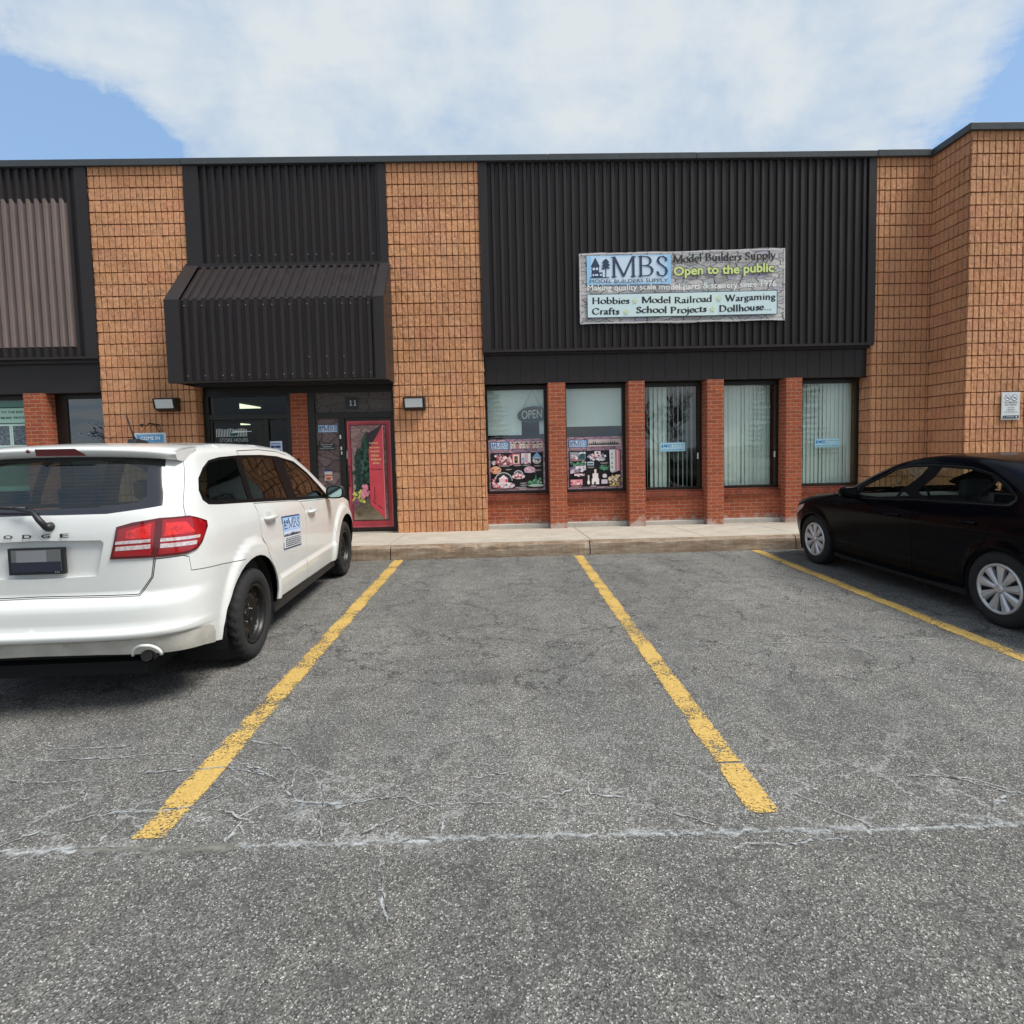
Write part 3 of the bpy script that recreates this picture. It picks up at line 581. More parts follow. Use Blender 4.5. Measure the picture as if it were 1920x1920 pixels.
setting(m.build('sealant_patch', SEAL))

lf = random.Random(21); m = MB()
for i in range(150):
    if i < 115: x, y = lf.uniform(-2.2, 3.9), KY-abs(lf.gauss(0, .035))-.012
    else: x, y = lf.uniform(-2.0, 4.0), lf.uniform(2.6, 8.0)
    if i < 60: x = lf.choice((.05, .62, 1.1, -1.2))+lf.gauss(0, .16)
    a, s_ = lf.uniform(0, 6.28), lf.uniform(.008, .022); c_, d_ = math.cos(a)*s_, math.sin(a)*s_; zz = .004+lf.uniform(.001, .008)
    m.face([(x-c_, y-d_, zz), (x+d_*.5, y-c_*.5, zz+.004), (x+c_, y+d_, zz+.002), (x-d_*.5, y+c_*.5, zz+.006)], lf.choice((0, 0, 1)))
o = m.build('leaf_litter', [mat('dead_leaf', (.12, .055, .025), .9), mat('grit', (.05, .04, .032), .9)]); tag(o, 'scattered dead leaves and grit along the foot of the kerb', 'litter', kind='stuff')
# ------------------------------------------------------------------ the building
BLK = block_mat(); BRK = brick_mat(); SOL = soldier_mat()
CHAR = metal_panel_mat('charcoal_metal', (.0250, .0195, .0190)); TRIM = metal_panel_mat('charcoal_trim', (.0265, .0210, .0202), .08, .38)
TAUPE = metal_panel_mat('unpainted_taupe_metal', (.185, .142, .126), .16, .55); COP = metal_panel_mat('coping_metal', (.060, .066, .070), .08, .40)
BRONZE = mat('dark_bronze_frame', (.022, .019, .016), .35, 0.4); SOFF = mat('black_soffit', (.018, .017, .017), .6)
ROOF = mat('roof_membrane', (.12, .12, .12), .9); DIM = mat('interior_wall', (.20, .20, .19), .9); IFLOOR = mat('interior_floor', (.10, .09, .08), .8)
bld = thing('commercial_building', 'long single-storey tan block commercial building with charcoal corrugated metal panels', 'building', (0, 10.25, 0))
YF = 10.25
def bpart(mb, name, mats, parent=None, **k):
    o = mb.build(name, mats, None, **k); p = parent or bld; o.parent = p
    o.matrix_parent_inverse = Matrix.Translation(-Vector((0, 10.25, 0))); return o
def block_wall(mb, org, ud, nrm, width, z0, z1, u0, seed):
    """fluted split-face block: every 100 x 200 mm face is a rough raised cushion between raked joints"""
    rnd = random.Random(seed); U = Vector(ud); Nn = Vector(nrm); O = Vector(org)
    us = [0, .055, .11, .36, .64, .89, .945]; vs = [0, .028, .06, .27, .5, .73, .94, .972]
    ncol = int(math.ceil(width/.1-1e-6)); r0 = math.floor((z0-.10)/.2); r1 = math.ceil((z1-.10)/.2-1e-6)
    ul = [(i+f)*.1 for i in range(ncol) for f in us if (i+f)*.1 < width-1e-6] + [width]
    uk = [f for i in range(ncol) for f in us if (i+f)*.1 < width-1e-6] + [0]
    zl = []; zk = []
    for r in range(r0, r1):
        for f in vs:
            z = .10+(r+f)*.2
            if z0+1e-6 < z < z1-1e-6: zl.append(z); zk.append(f)
    zl = [z0]+zl+[z1]; zk = [.5]+zk+[.5]
    i0 = len(mb.v); nu = len(ul); col = {}
    for a, (z, fz) in enumerate(zip(zl, zk)):
        row = math.floor((z-.10)/.2+1e-6)
        for b, (u, fu) in enumerate(zip(ul, uk)):
            ci = int(u/.1+1e-6); key = (row, ci)
            if key not in col: col[key] = (rnd.uniform(-.003, .004), rnd.uniform(-.004, .004), rnd.uniform(-.004, .004))
            h, tx, tz = col[key]; du = min(fu, 1-fu); dz = min(fz, 1-fz)
            gu = -.017 if fu == 0 else (-.008 if du < .06 else (-.0015 if du < .12 else 0)); gz = -.017 if fz == 0 else (-.008 if dz < .03 else (-.001 if dz < .07 else 0))
            inner = gu > -.003 and gz > -.003
            d = gu + gz if not inner else h + tx*(fu-.5)*2 + tz*(fz-.5)*2 + rnd.uniform(-.0045, .0045)
            if u in (0, width): d = min(d, -.004) if inner else d
            wob = rnd.uniform(-.003, .003) if 0 < u < width else 0
            p = O + U*(u+wob) + Nn*max(d, -.022); mb.v.append((p.x, p.y, z+(rnd.uniform(-.003, .003) if z0 < z < z1 else 0)))
            mb.att.append(1.0 if (fu == 0 or fz == 0) else (.50 if dz < .03 else (.30 if du < .06 else 0.0)))
    sgn = U.cross(Vector((0, 0, 1))).dot(Nn)
    for a in range(len(zl)-1):
        for b in range(nu-1):
            q = [i0+a*nu+b, i0+a*nu+b+1, i0+(a+1)*nu+b+1, i0+(a+1)*nu+b]
            if sgn < 0: q = q[::-1]
            mb.uv[len(mb.f)] = [(u0+ul[(v-i0) % nu], zl[(v-i0)//nu]) for v in q]; mb.idx(q)
def column(x0, x1, yf, yback, z0, z1, seed, left=True, right=True):
    m = MB(); m.att = []
    def core(*a):
        n = len(m.v); m.box(*a); m.att += [0.2]*(len(m.v)-n)
    block_wall(m, (x0, yf, 0), (1, 0, 0), (0, -1, 0), x1-x0, z0, z1, x0, seed)
    if right: block_wall(m, (x1, yf, 0), (0, 1, 0), (1, 0, 0), yback-yf, z0, z1, x1, seed+1)
    if left: block_wall(m, (x0, yback, 0), (0, -1, 0), (-1, 0, 0), yback-yf, z0, z1, x0-(yback-yf), seed+2)
    core(x0+.024, x1-.024, yf+.024, yback+.3, z0, z1)
    return bpart(m, 'block_wall', BLK)
ZT = 6.45
column(-6.83, -5.23, YF, 10.62, .10, ZT, 1); column(-1.825, -.24, YF, 10.62, .10, ZT, 10); column(6.63, 7.667, YF, 10.62, .10, ZT, 20, right=False)
# projecting bay on the right: return face and front
m = MB(); m.att = []
block_wall(m, (7.667, YF, 0), (0, -1, 0), (-1, 0, 0), YF-9.42, .10, ZT, 6.83, 30); block_wall(m, (7.667, 9.42, 0), (1, 0, 0), (0, -1, 0), 5.2, .10, ZT, 7.667, 31)
n = len(m.v); m.box(12.867, 22, 9.43, 10, .10, ZT); m.box(7.70, 12.9, 9.45, 10.3, .10, ZT); m.att += [0.2]*(len(m.v)-n)
bpart(m, 'block_wall', BLK)
# shell behind everything, roof slab
m = MB(); m.box(-24, 22, 10.86, 11.0, 2.75, 6.40); m.box(-24, 22, 34, 34.2, .05, 6.4); m.box(-24, -23.8, 10.9, 34, .05, 6.4); m.box(21.8, 22, 10.2, 34, .05, 6.4)
bpart(m, 'rear_wall', mat('painted_block', (.30, .22, .15), .9))
m = MB(); m.box(-24, 22, 10.55, 34.2, 6.405, 6.44); bpart(m, 'roof', ROOF)
# coping
def coping(pts, zt=6.555, zb=6.448):
    m = MB(); n = len(pts)
    for (x0, y0), (x1, y1) in zip(pts, pts[1:]):
        if y0 == y1: m.box(x0, x1, y0, y0+.34, zb, zt)
        else: m.box(x0, x0+.34, min(y0, y1)+.341, max(y0, y1), zb, zt-.001)
    return bpart(m, 'coping', COP, bevel=.006)
coping([(-24, 10.195), (-5.246, 10.195)], 6.553, 6.445)
for a, b in ((-5.24, -2.3), (-2.296, .95), (.954, 3.5), (3.504, 6.66)): coping([(a, 10.19), (b, 10.19)], 6.552+.002*math.sin(a*3))
coping([(6.666, 10.185), (7.99, 10.185)], 6.560); coping([(7.612, 10.184), (7.612, 9.365)], 6.560); coping([(7.612, 9.365), (12, 9.365)], 6.560); coping([(12.004, 9.365), (22, 9.365)], 6.560)
# corrugated sheet: trapezoid ribs run along V
def corrugated(mb, org, U, V, width, length, pitch=.1378, depth=.038, phase=0.0, mi=0, jag=0.0):
    O, U, V = Vector(org), Vector(U).normalized(), Vector(V).normalized(); Nn = U.cross(V)
    prof = [(0, 0), (.44, 0), (.54, 1), (.90, 1)]; pts = []
    i = -1
    while True:
        done = False
        for f, h in prof:
            u = (i+f)*pitch+phase
            if u > width: done = True; break
            if u >= 0: pts.append((u, h*depth))
        if done: break
        i += 1
    pts = [(0, pts[0][1])]+pts+[(width, pts[-1][1])]; k = len(mb.v)
    for u, d in pts: mb.v.append(tuple(O+U*u+Nn*d)); mb.v.append(tuple(O+U*u+Nn*d+V*(length+(jag*(d/depth-.5) if jag else 0))))
    for j in range(len(pts)-1): mb.idx([k+2*j, k+2*j+2, k+2*j+3, k+2*j+1], mi)
X, Z = (1, 0, 0), (0, 0, 1)
SCREW = mat('zinc_screw', (.30, .30, .31), .4, .6)
def screws(mb, pts, r=.009, mi=2):
    for p in pts: mb.lathe([(-.012, r*.4), (-.010, r), (0, r)], *p, axis='y', seg=6, mi=mi, smooth=False)
# panel over the shop windows
m = MB(); corrugated(m, (-.10, 10.285, 3.27), X, Z, 6.64, 3.19)
m.box(-.24, -.10, 10.225, 10.30, 3.28, 6.447, 1); m.box(6.535, 6.67, 10.222, 10.30, 3.28, 6.447, 1); m.box(-.24, 6.655, 10.215, 10.38, 3.235, 3.279, 1); m.box(-.24, 6.63, 10.30, 10.40, 3.20, 6.44, 1)
bpart(m, 'corrugated_panel', [CHAR, TRIM])
# board band under it, with its soffit
m = MB(); x = -.235
while x < 6.62:
    b = min(x+.213, 6.625); m.box(x+.004, b-.004, 10.368, 10.40, 2.72, 3.234); x += .2145
m.box(-.236, 6.626, 10.374, 10.66, 2.727, 3.23); m.box(-.238, 6.628, 10.36, 10.42, 2.700, 2.7195)
bpart(m, 'board_band', [TRIM])
# left bay: panel with the taupe ghost of a removed sign, plain band
m = MB(); corrugated(m, (-23, 10.285, 3.29), X, Z, 15.97, 3.17, phase=.03)
m.box(-7.03, -6.835, 10.225, 10.30, 3.30, 6.447, 1); m.box(-23, -6.835, 10.215, 10.38, 3.262, 3.299, 1); m.box(-23, -6.835, 10.30, 10.40, 3.2, 6.44, 1); bpart(m, 'corrugated_panel', [CHAR, TRIM])
m = MB(); corrugated(m, (-9.86, 10.281, 3.475), X, Z, 2.68, 2.435, phase=-.0066+.00, depth=.038, jag=.06); o = bpart(m, 'faded_panel', TAUPE); o['label'] = 'taupe faded patch where a sign was removed'
m = MB(); m.box(-23, -6.832, 10.37, 10.66, 2.70, 3.26); bpart(m, 'board_band', TRIM)
# door bay: panel, hooded canopy
CX0, CX1, CY = -5.25, -1.79, 9.50
m = MB(); corrugated(m, (-4.975, 10.285, 4.81), X, Z, 3.02, 1.65)
m.box(-5.228, -4.972, 10.226, 10.30, 4.80, 6.447, 1); m.box(-1.955, -1.827, 10.226, 10.30, 4.80, 6.447, 1); m.box(-5.228, -1.827, 10.30, 10.42, 2.75, 6.44, 1)
screws(m, [(-4.70+.1378*q, 10.238, 4.95) for q in (0,2,4,5,7,9,11,12,14,16,19)]); bpart(m, 'corrugated_panel', [CHAR, TRIM, SCREW])
can = thing('entrance_canopy', None, None); can.parent = bld; can.location = (0, 0, 0); can.matrix_parent_inverse = Matrix.Identity(4); can.name = 'canopy'
def cpart(mb, name, mats, **k):
    o = mb.build(name, mats, None, **k); o.parent = can; o.matrix_parent_inverse = Matrix.Translation(-Vector((0, 10.25, 0))); return o
sv = Vector((0, 10.20-CY, 4.76-4.03)); sl = sv.length; svn = sv.normalized()
m = MB(); corrugated(m, (-5.02, CY+.012, 4.02), X, sv, 3.09, sl)
for a, b in ((CX0, -5.015), (-1.955, CX1)):
    for t in ((a, b),): m.face([(t[0], CY-.03, 4.035), (t[1], CY-.03, 4.035), (t[1], 10.185, 4.79), (t[0], 10.185, 4.79)], 1)
m.prism([(10.17, 4.735), (10.235, 4.735), (10.235, 4.815), (10.17, 4.805)], -5.235, -1.815, 'x', 1)
cpart(m, 'sloped_top', [CHAR, TRIM])
m = MB(); corrugated(m, (-5.02, CY+.02, 2.76), X, Z, 3.09, 1.275)
m.box(CX0, -5.015, CY-.03, CY+.03, 2.745, 4.034, 1); m.box(-1.955, CX1, CY-.03, CY+.03, 2.745, 4.034, 1); m.box(CX0, CX1, CY-.032, CY+.05, 2.725, 2.7445, 1)
screws(m, [(-4.93+.1378*q, CY-.030, 3.93) for q in (0,2,4,5,7,9,10,12,14,16,18,19,21)]); screws(m, [(-4.93+.1378*q, CY-.030, 2.83) for q in (0,2,4,5,7,9,11,12,14,16,18,19,21)]); screws(m, [(-4.93+.1378*q, CY-.030, 3.10) for q in (14, 16, 18)])
cpart(m, 'fascia', [CHAR, TRIM, SCREW])
for xx in (CX0+.004, CX1-.024):
    m = MB(); m.prism([(CY+.03, 2.746), (10.24, 2.746), (10.24, 4.77), (CY+.03, 4.02)], xx, xx+.02, 'x'); cpart(m, 'side_panel', TRIM)
m = MB(); m.box(CX0+.03, CX1-.03, CY+.05, 10.245, 2.79, 2.80); m.box(CX0+.03, CX1-.03, 10.16, 10.2, 2.735, 2.789); cpart(m, 'soffit', SOFF)

# --- shop windows between red brick pillars
PIERS = [(.885, 1.19), (2.31, 2.60), (3.715, 4.015), (5.135, 5.425)]
YG = 10.60
for i, (a, b) in enumerate(PIERS):
    m = MB(); m.box(a, b, 10.30, 10.655, .105, 2.698); bpart(m, 'brick_pillar', BRK, bevel=.004)
GL = glass('shop_glass', (.86, .95, .92), .055, 0.0, 1.9, .035)
SILLC = concrete_mat('plinth_concrete', (.44, .41, .36))
def window(x0, x1, zb=.735, zt=2.698, fl=.045, fr=.06, pane=GL):
    m = MB(); m.box(x0+.001, x0+fl, 10.575, 10.65, zb, zt); m.box(x1-fr, x1-.001, 10.575, 10.65, zb, zt); m.box(x0+fl+.001, x1-fr-.001, 10.577, 10.65, zb, zb+.05); m.box(x0+fl+.001, x1-fr-.001, 10.577, 10.65, zt-.085, zt)
    w = bpart(m, 'window', BRONZE, bevel=.004)
    m = MB(); m.face([(x0+fl-.01, YG, zb+.04), (x1-fr+.01, YG, zb+.04), (x1-fr+.01, YG, zt-.08), (x0+fl-.01, YG, zt-.08)]); p = m.build('pane', pane); p.parent = w; p.matrix_parent_inverse = w.matrix_parent_inverse @ Matrix.Translation((0, 0, 0))
    p.matrix_parent_inverse = Matrix.Identity(4)
    return w
bays = [(-.24, .885), (1.19, 2.31), (2.60, 3.715), (4.015, 5.135), (5.425, 6.63)]
for i, (a, b) in enumerate(bays):
    m = MB(); m.box(a+.002, b-.002, 10.52, 10.66, .10, .612); bpart(m, 'brick_wall', BRK)
    m = MB(); m.box(a+.002, b-.002, 10.475, 10.655, .614, .70); m.box(a+.002, b-.002, 10.53, 10.655, .70, .734); bpart(m, 'window_sill', SOL, bevel=.004)
    m = MB(); m.box(a+.006, b-.006, 10.44, 10.519, .09, .185+.008*math.sin(i*2.1)); bpart(m, 'concrete_plinth', SILLC, bevel=.012)
    window(a, b)
LATCH = mat('white_latch', (.75, .75, .72), .4)
for x in (3.625, 5.05):
    m = MB(); m.box(x, x+.022, 10.565, 10.575, 1.29, 1.40); bpart(m, 'latch', LATCH)
# rooms behind the glass
def room(x0, x1, yb, name, wall=DIM, zt=2.9):
    m = MB(); z0 = .12
    m.face([(x0,10.66,z0),(x1,10.66,z0),(x1,yb,z0),(x0,yb,z0)], 1); m.face([(x0,10.66,zt),(x1,10.66,zt),(x1,yb,zt),(x0,yb,zt)]); m.face([(x0,yb,z0),(x1,yb,z0),(x1,yb,zt),(x0,yb,zt)]); m.face([(x0,10.66,z0),(x0,yb,z0),(x0,yb,zt),(x0,10.66,zt)]); m.face([(x1,10.66,z0),(x1,yb,z0),(x1,yb,zt),(x1,10.66,zt)])
    bpart(m, name, [wall, IFLOOR])
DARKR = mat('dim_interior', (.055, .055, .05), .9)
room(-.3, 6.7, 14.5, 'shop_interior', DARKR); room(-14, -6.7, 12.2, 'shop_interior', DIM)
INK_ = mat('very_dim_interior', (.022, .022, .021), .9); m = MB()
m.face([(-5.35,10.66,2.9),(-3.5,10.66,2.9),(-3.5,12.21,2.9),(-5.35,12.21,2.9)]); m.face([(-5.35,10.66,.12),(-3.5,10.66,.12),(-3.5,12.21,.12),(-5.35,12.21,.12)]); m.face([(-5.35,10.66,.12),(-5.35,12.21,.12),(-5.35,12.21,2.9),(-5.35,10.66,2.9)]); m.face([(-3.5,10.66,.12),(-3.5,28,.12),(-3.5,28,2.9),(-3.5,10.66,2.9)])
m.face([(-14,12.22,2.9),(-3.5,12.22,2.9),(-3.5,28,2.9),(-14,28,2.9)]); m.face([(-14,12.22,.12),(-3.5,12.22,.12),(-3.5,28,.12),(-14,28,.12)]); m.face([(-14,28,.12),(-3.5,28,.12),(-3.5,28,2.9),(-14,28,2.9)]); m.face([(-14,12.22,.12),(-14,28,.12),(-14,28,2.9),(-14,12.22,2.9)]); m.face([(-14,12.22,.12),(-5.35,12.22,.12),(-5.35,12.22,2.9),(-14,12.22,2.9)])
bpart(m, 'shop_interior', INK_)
# --- left bay windows (two panes either side of a brick pillar), the rest runs out of frame
m = MB(); m.box(-8.20, -7.865, 10.30, 10.655, .105, 2.698); bpart(m, 'brick_pillar', BRK, bevel=.004)
m = MB(); m.box(-9.75, -9.45, 10.30, 10.655, .105, 2.698); bpart(m, 'brick_pillar', BRK, bevel=.004)
GL2 = glass('tinted_shop_glass', (.30, .42, .46), .10, 0.0, 2.2, .035)
for a, b, fl in ((-7.865, -6.83, .20), (-9.45, -8.20, .05)):
    m = MB(); m.box(a+.002, b-.002, 10.52, 10.66, .10, .612); bpart(m, 'brick_wall', BRK)
    m = MB(); m.box(a+.002, b-.002, 10.475, 10.655, .614, .70); m.box(a+.002, b-.002, 10.53, 10.655, .70, .734); bpart(m, 'window_sill', SOL)
    window(a, b, fl=fl, pane=GL2 if fl > .1 else GL)
m = MB(); m.box(-23, -9.75, 10.52, 10.66, .10, 2.698); bpart(m, 'brick_wall', BRK)
# --- door bay
YD = 10.50
m = MB(); m.box(-5.20, -1.84, 10.47, 10.8, 2.62, 2.80); m.box(-3.385, -3.305, 10.46, 10.62, .11, 2.64); bpart(m, 'door_lintel', BRONZE)
m = MB(); m.box(-3.685, -3.386, 10.44, 10.62, .105, 2.619); bpart(m, 'brick_pillar', BRK, bevel=.004)
# neighbouring entrance: transom, glazed door, side light
m = MB()
for q in ((-5.205,-5.12,2.619),(-3.755,-3.69,2.619)): m.box(q[0], q[1], YD-.05, YD+.06, .12, q[2])
m.box(-5.119, -3.756, YD-.05, YD+.06, 2.585, 2.619); m.box(-5.119, -3.756, YD-.048, YD+.06, 2.175, 2.275); m.box(-4.175, -4.09, YD-.046, YD+.06, .12, 2.174); m.box(-4.089, -3.756, YD-.044, YD+.06, .12, .24)
fr = bpart(m, 'door_frame', BRONZE, bevel=.004)
DG = glass('door_glass', (.62, .66, .64), .0, 0.0, .8)
def pane(name, par, x0, x1, z0, z1, y, mt):
    m = MB(); m.face([(x0,y,z0),(x1,y,z0),(x1,y,z1),(x0,y,z1)]); o = m.build(name, mt); o.parent = par; return o
pane('transom_pane', fr, -5.12, -3.755, 2.274, 2.586, YD, DG); pane('side_pane', fr, -4.09, -3.755, .24, 2.175, YD+.004, DG)
m = MB(); m.box(-5.118, -5.075, YD-.03, YD+.03, .13, 2.17); m.box(-4.30, -4.18, YD-.03, YD+.03, .13, 2.17); m.box(-5.074, -4.301, YD-.03, YD+.03, 2.14, 2.17); m.box(-5.074, -4.301, YD-.03, YD+.03, .13, .32)
dr = bpart(m, 'door', BRONZE, bevel=.004); pane('door_pane', dr, -5.075, -4.30, .32, 2.141, YD+.002, DG)
m = MB(); m.tube([(-4.27, YD-.03, 1.0), (-4.27, YD-.08, 1.0), (-4.27, YD-.08, 1.35), (-4.27, YD-.03, 1.35)], .012, 8); h = m.build('door_handle', SCREW); h.parent = dr
ink = Print((0, YD-.006, 0), X, Z, .0004, 0.0); wht = (214, 222, 220)
for i in range(20): ink.tri_poly([(-5.03+.028*i, 1.88), (-5.018+.028*i, 1.88), (-5.018+.028*i, 2.02+.008*math.sin(i*.9)), (-5.03+.028*i, 2.02+.008*math.sin(i*.9))], wht)
ink.ell(-4.72, 1.93, .07, .04, (30, 84, 78)); ink.tri_poly([(-4.78,1.945),(-4.40,1.965),(-4.40,1.975),(-4.70,1.985)], wht); ink.text('STORE HOURS', -4.97, 1.79, .50, .062, (170, 178, 178))
o = ink.build('door_lettering'); o.parent = dr
LIT = glow('fluorescent_diffuser', (.80, .86, .62), 1.1)
for xa, xb, ya, yb2 in ((-7.55, -6.80, 14.3, 16.9), (-11.9, -11.2, 23.6, 26.6)):
    m = MB(); m.box(xa, xb, ya, yb2, 2.86, 2.89); o = m.build('ceiling_light', LIT); tag(o, 'lit fluorescent ceiling panel seen through the transom nearest the door' if ya < 20 else 'smaller lit ceiling panel deeper inside the dark shop', 'ceiling light', 'ceiling lights inside the neighbouring unit')
# unit 11: stone-print transom and side panel, door with a picture of a garden gate
STONE = stone_mat('printed_fieldstone', [(.12,.075,.07),(.20,.125,.12),(.15,.10,.10),(.24,.165,.15)], 4.2, (.03,.018,.018), .9, 1.3, .06)
STONE2 = stone_mat('printed_grey_stone', [(.075,.06,.055),(.11,.085,.08),(.09,.075,.07)], 3.2, (.035,.026,.024), .7, 1.7, .04)
m = MB(); m.box(-3.304, -3.262, YD-.05, YD+.06, .12, 2.619); m.box(-1.90, -1.827, YD-.05, YD+.06, .12, 2.619); m.box(-3.261, -1.901, YD-.048, YD+.06, 2.165, 2.262); m.box(-2.855, -2.745, YD-.046, YD+.06, .12, 2.164); m.box(-3.261, -2.856, YD-.044, YD+.06, .12, .20)
fr2 = bpart(m, 'door_frame', BRONZE, bevel=.004)
pane('transom_panel', fr2, -3.262, -1.90, 2.26, 2.62, YD, STONE2); pane('side_panel', fr2, -3.262, -2.855, .20, 2.166, YD, STONE)

p = Print((0, YD-.004, 0), X, Z, .0006, 0.0); p.rect(-2.735, 2.315, -2.485, 2.545, (66, 62, 60)); p.rect(-2.722, 2.328, -2.498, 2.532, (45, 46, 50))
for x in (-2.655, -2.580): p.tri_poly([(x,2.385),(x+.05,2.385),(x+.05,2.397),(x+.034,2.397),(x+.034,2.48),(x+.02,2.48),(x-.002,2.465),(x+.016,2.462),(x+.016,2.397),(x,2.397)], (205, 210, 216))
o = p.build('unit_number'); o.parent = fr2
p = Print((0, YD-.004, 0), X, Z, .0006, 0.0); p.logo(-3.225, 1.925, .335, .125, (36, 70, 130), False)
p.rect(-3.225, 1.60, -2.935, 1.722, (48, 46, 50))
for i, (t, wd) in enumerate((('Model Builders Supply', .21), ('Showroom', .15), ('Open to the public', .25))): p.text(t, -3.08-wd/2, 1.69-.034*i, wd, .022, (225, 225, 225), .004)
p.rect(-3.145, 1.06, -3.005, 1.25, (206, 200, 196)); p.rect(-3.145, 1.222, -3.005, 1.25, (40, 50, 120)); p.rect(-3.14, 1.14, -3.01, 1.165, (196, 60, 40)); p.rect(-3.14, 1.10, -3.01, 1.125, (220, 150, 50)); p.ell(-3.075, 1.092, .045, .022, (190, 70, 40))
o = p.build('side_panel_print'); o.parent = fr2
for q in ((-2.838, -2.812, 1.80, 1.87), (-2.828, -2.804, 1.60, 1.66), (-2.822, -2.802, 1.52, 1.575)):
    m = MB(); m.box(q[0], q[1], YD-.058, YD-.047, q[2], q[3]); bpart(m, 'door_hardware', LATCH)
DR2 = mat('red_door_print', srgb(192, 62, 74), .4, var=.18, vscale=3.0); DR3 = mat('rose_door_print', srgb(206, 110, 118), .4, var=.12, vscale=3.0)
m = MB(); m.box(-2.74, -2.726, YD-.03, YD+.03, .13, 2.16); m.box(-1.936, -1.903, YD-.03, YD+.03, .13, 2.16); m.box(-2.725, -1.937, YD-.03, YD+.03, .13, .19); m.box(-2.725, -1.937, YD-.03, YD+.03, 2.115, 2.16); m.box(-2.7255, -1.9365, YD, YD+.02, .19, 2.115)
d2 = bpart(m, 'door', BRONZE)
p = Print((0, YD-.002, 0), X, Z, .0006, 0.0); p.rect(-2.725, .19, -1.937, 2.115, DR2); p.frame(-2.715, .20, -1.945, 2.105, .016, DR3)
p.rect(-2.665, .31, -2.02, 2.045, (70, 32, 36))
PB = stone_mat('printed_pink_brick', [srgb(176,140,136), srgb(150,118,114), srgb(196,160,150)], 5.0, srgb(120,84,84), .8, 2.2, .05)
GREEN = mat('printed_conifer', srgb(30, 66, 52), .5, var=.85, vscale=34); GRAV = mat('printed_gravel', srgb(150, 138, 116), .5, var=.4, vscale=45)
p.rect(-2.65, .33, -2.03, 2.03, PB); p.tri_poly([(-2.63,.33),(-2.05,.33),(-2.05,.50),(-2.30,.70),(-2.63,.72)], GRAV)
rr = random.Random(5)
def leafy(cx, pts, n=60, col=GREEN):
    for i in range(n):
        t = rr.random(); k0 = int(t*(len(pts)-1)); f = t*(len(pts)-1)-k0; v = pts[k0][0]+(pts[k0+1][0]-pts[k0][0])*f; w = pts[k0][1]+(pts[k0+1][1]-pts[k0][1])*f
        u = cx+rr.uniform(-w, w); r = rr.uniform(.02, .045); p.tri_poly([(u-r,v-r*.3),(u+r*.2,v-r),(u+r,v+r*.2),(u-r*.1,v+r*1.3)], col)
p.tri_poly([(-2.60,.85),(-2.30,.85),(-2.28,1.5),(-2.31,1.84),(-2.40,1.90),(-2.47,1.70),(-2.50,1.45),(-2.545,1.66),(-2.60,1.40)], GREEN)
leafy(-2.52, [(.72,.10),(1.1,.11),(1.6,.03)], 70); leafy(-2.38, [(1.0,.09),(1.5,.08),(1.9,.05)], 60, mat('printed_conifer_light', srgb(52, 92, 74), .5))
leafy(-2.52, [(.66,.10),(.85,.09)], 26, (196, 190, 96)); leafy(-2.40, [(.75,.06),(.95,.06)], 22, (214, 130, 150)); leafy(-2.58, [(.45,.04),(.75,.05)], 16, (120, 70, 96)); leafy(-2.45, [(.42,.12),(.60,.14)], 22, (96, 84, 62))
p.tri_poly([(-2.065,2.02),(-2.065,.36),(-2.315,.62),(-2.315,1.63)], DR2); p.tri_poly([(-2.065,2.02),(-2.06,2.035),(-2.36,1.86),(-2.315,1.60),(-2.28,1.66),(-2.22,1.75),(-2.15,1.86)], (44, 30, 36))
p.tri_poly([(-2.064,.36),(-2.052,.35),(-2.052,2.03),(-2.064,2.02)], (226, 128, 134))
for (a, b, c, e) in ((-2.29, 1.245, -2.21, 1.24), (-2.19, 1.238, -2.10, 1.23), (-2.28, .68, -2.21, .62), (-2.18, .595, -2.10, .53)): p.tri_poly([(a, b), (c, e), (c, e+.014), (a, b+.016)], (96, 16, 30))
p.rect(-2.238, .70, -2.228, .93, (96, 16, 30))
for i, t in enumerate(('Model Scenery', 'Fairy Gardens', 'Modeling Plus', 'Dollhouse', 'Architectural', 'and More')):
    wd = (.16, .18, .17, .13, .18, .12)[i]; p.text(t, -2.30+(.0, .0, .01, .03, .02, .05)[i], 1.675-.068*i+.012*(i == 0), wd, .042, (238, 208, 140), .006)
o = p.build('door_picture'); o.parent = d2
m = MB(); m.tube([(-2.70, YD-.01, .95), (-2.70, YD-.07, .95), (-2.70, YD-.07, 1.30), (-2.70, YD-.01, 1.30)], .014, 8); h = m.build('door_handle', mat('maroon_handle', (.05, .01, .012), .4)); h.parent = d2
m = MB(); m.box(-2.735, -2.706, YD-.036, YD-.029, 1.44, 1.58); o = m.build('lock_plate', SCREW); o.parent = d2
m = MB(); m.lathe([(-.045, .018), (-.04, .022), (-.03, .022)], -2.72, YD, 1.34, 'y', 12); o = m.build('lock', SCREW); o.parent = d2
m = MB(); m.box(-3.69, -1.83, 10.36, 10.62, .07, .118); bpart(m, 'threshold', WALK)
m = MB(); m.box(-3.60, -3.555, 10.425, 10.439, 1.38, 1.47); bpart(m, 'door_bell', BRONZE)
# ------------------------------------------------------------------ things fixed to or hung on the building
def attach(o, e): o.parent = e; o.matrix_parent_inverse = Matrix.Translation(-e.location); return o
BLACK = mat('black_plastic', (.012, .012, .013), .4); WHITE = mat('white_board', (.72, .74, .73), .45)
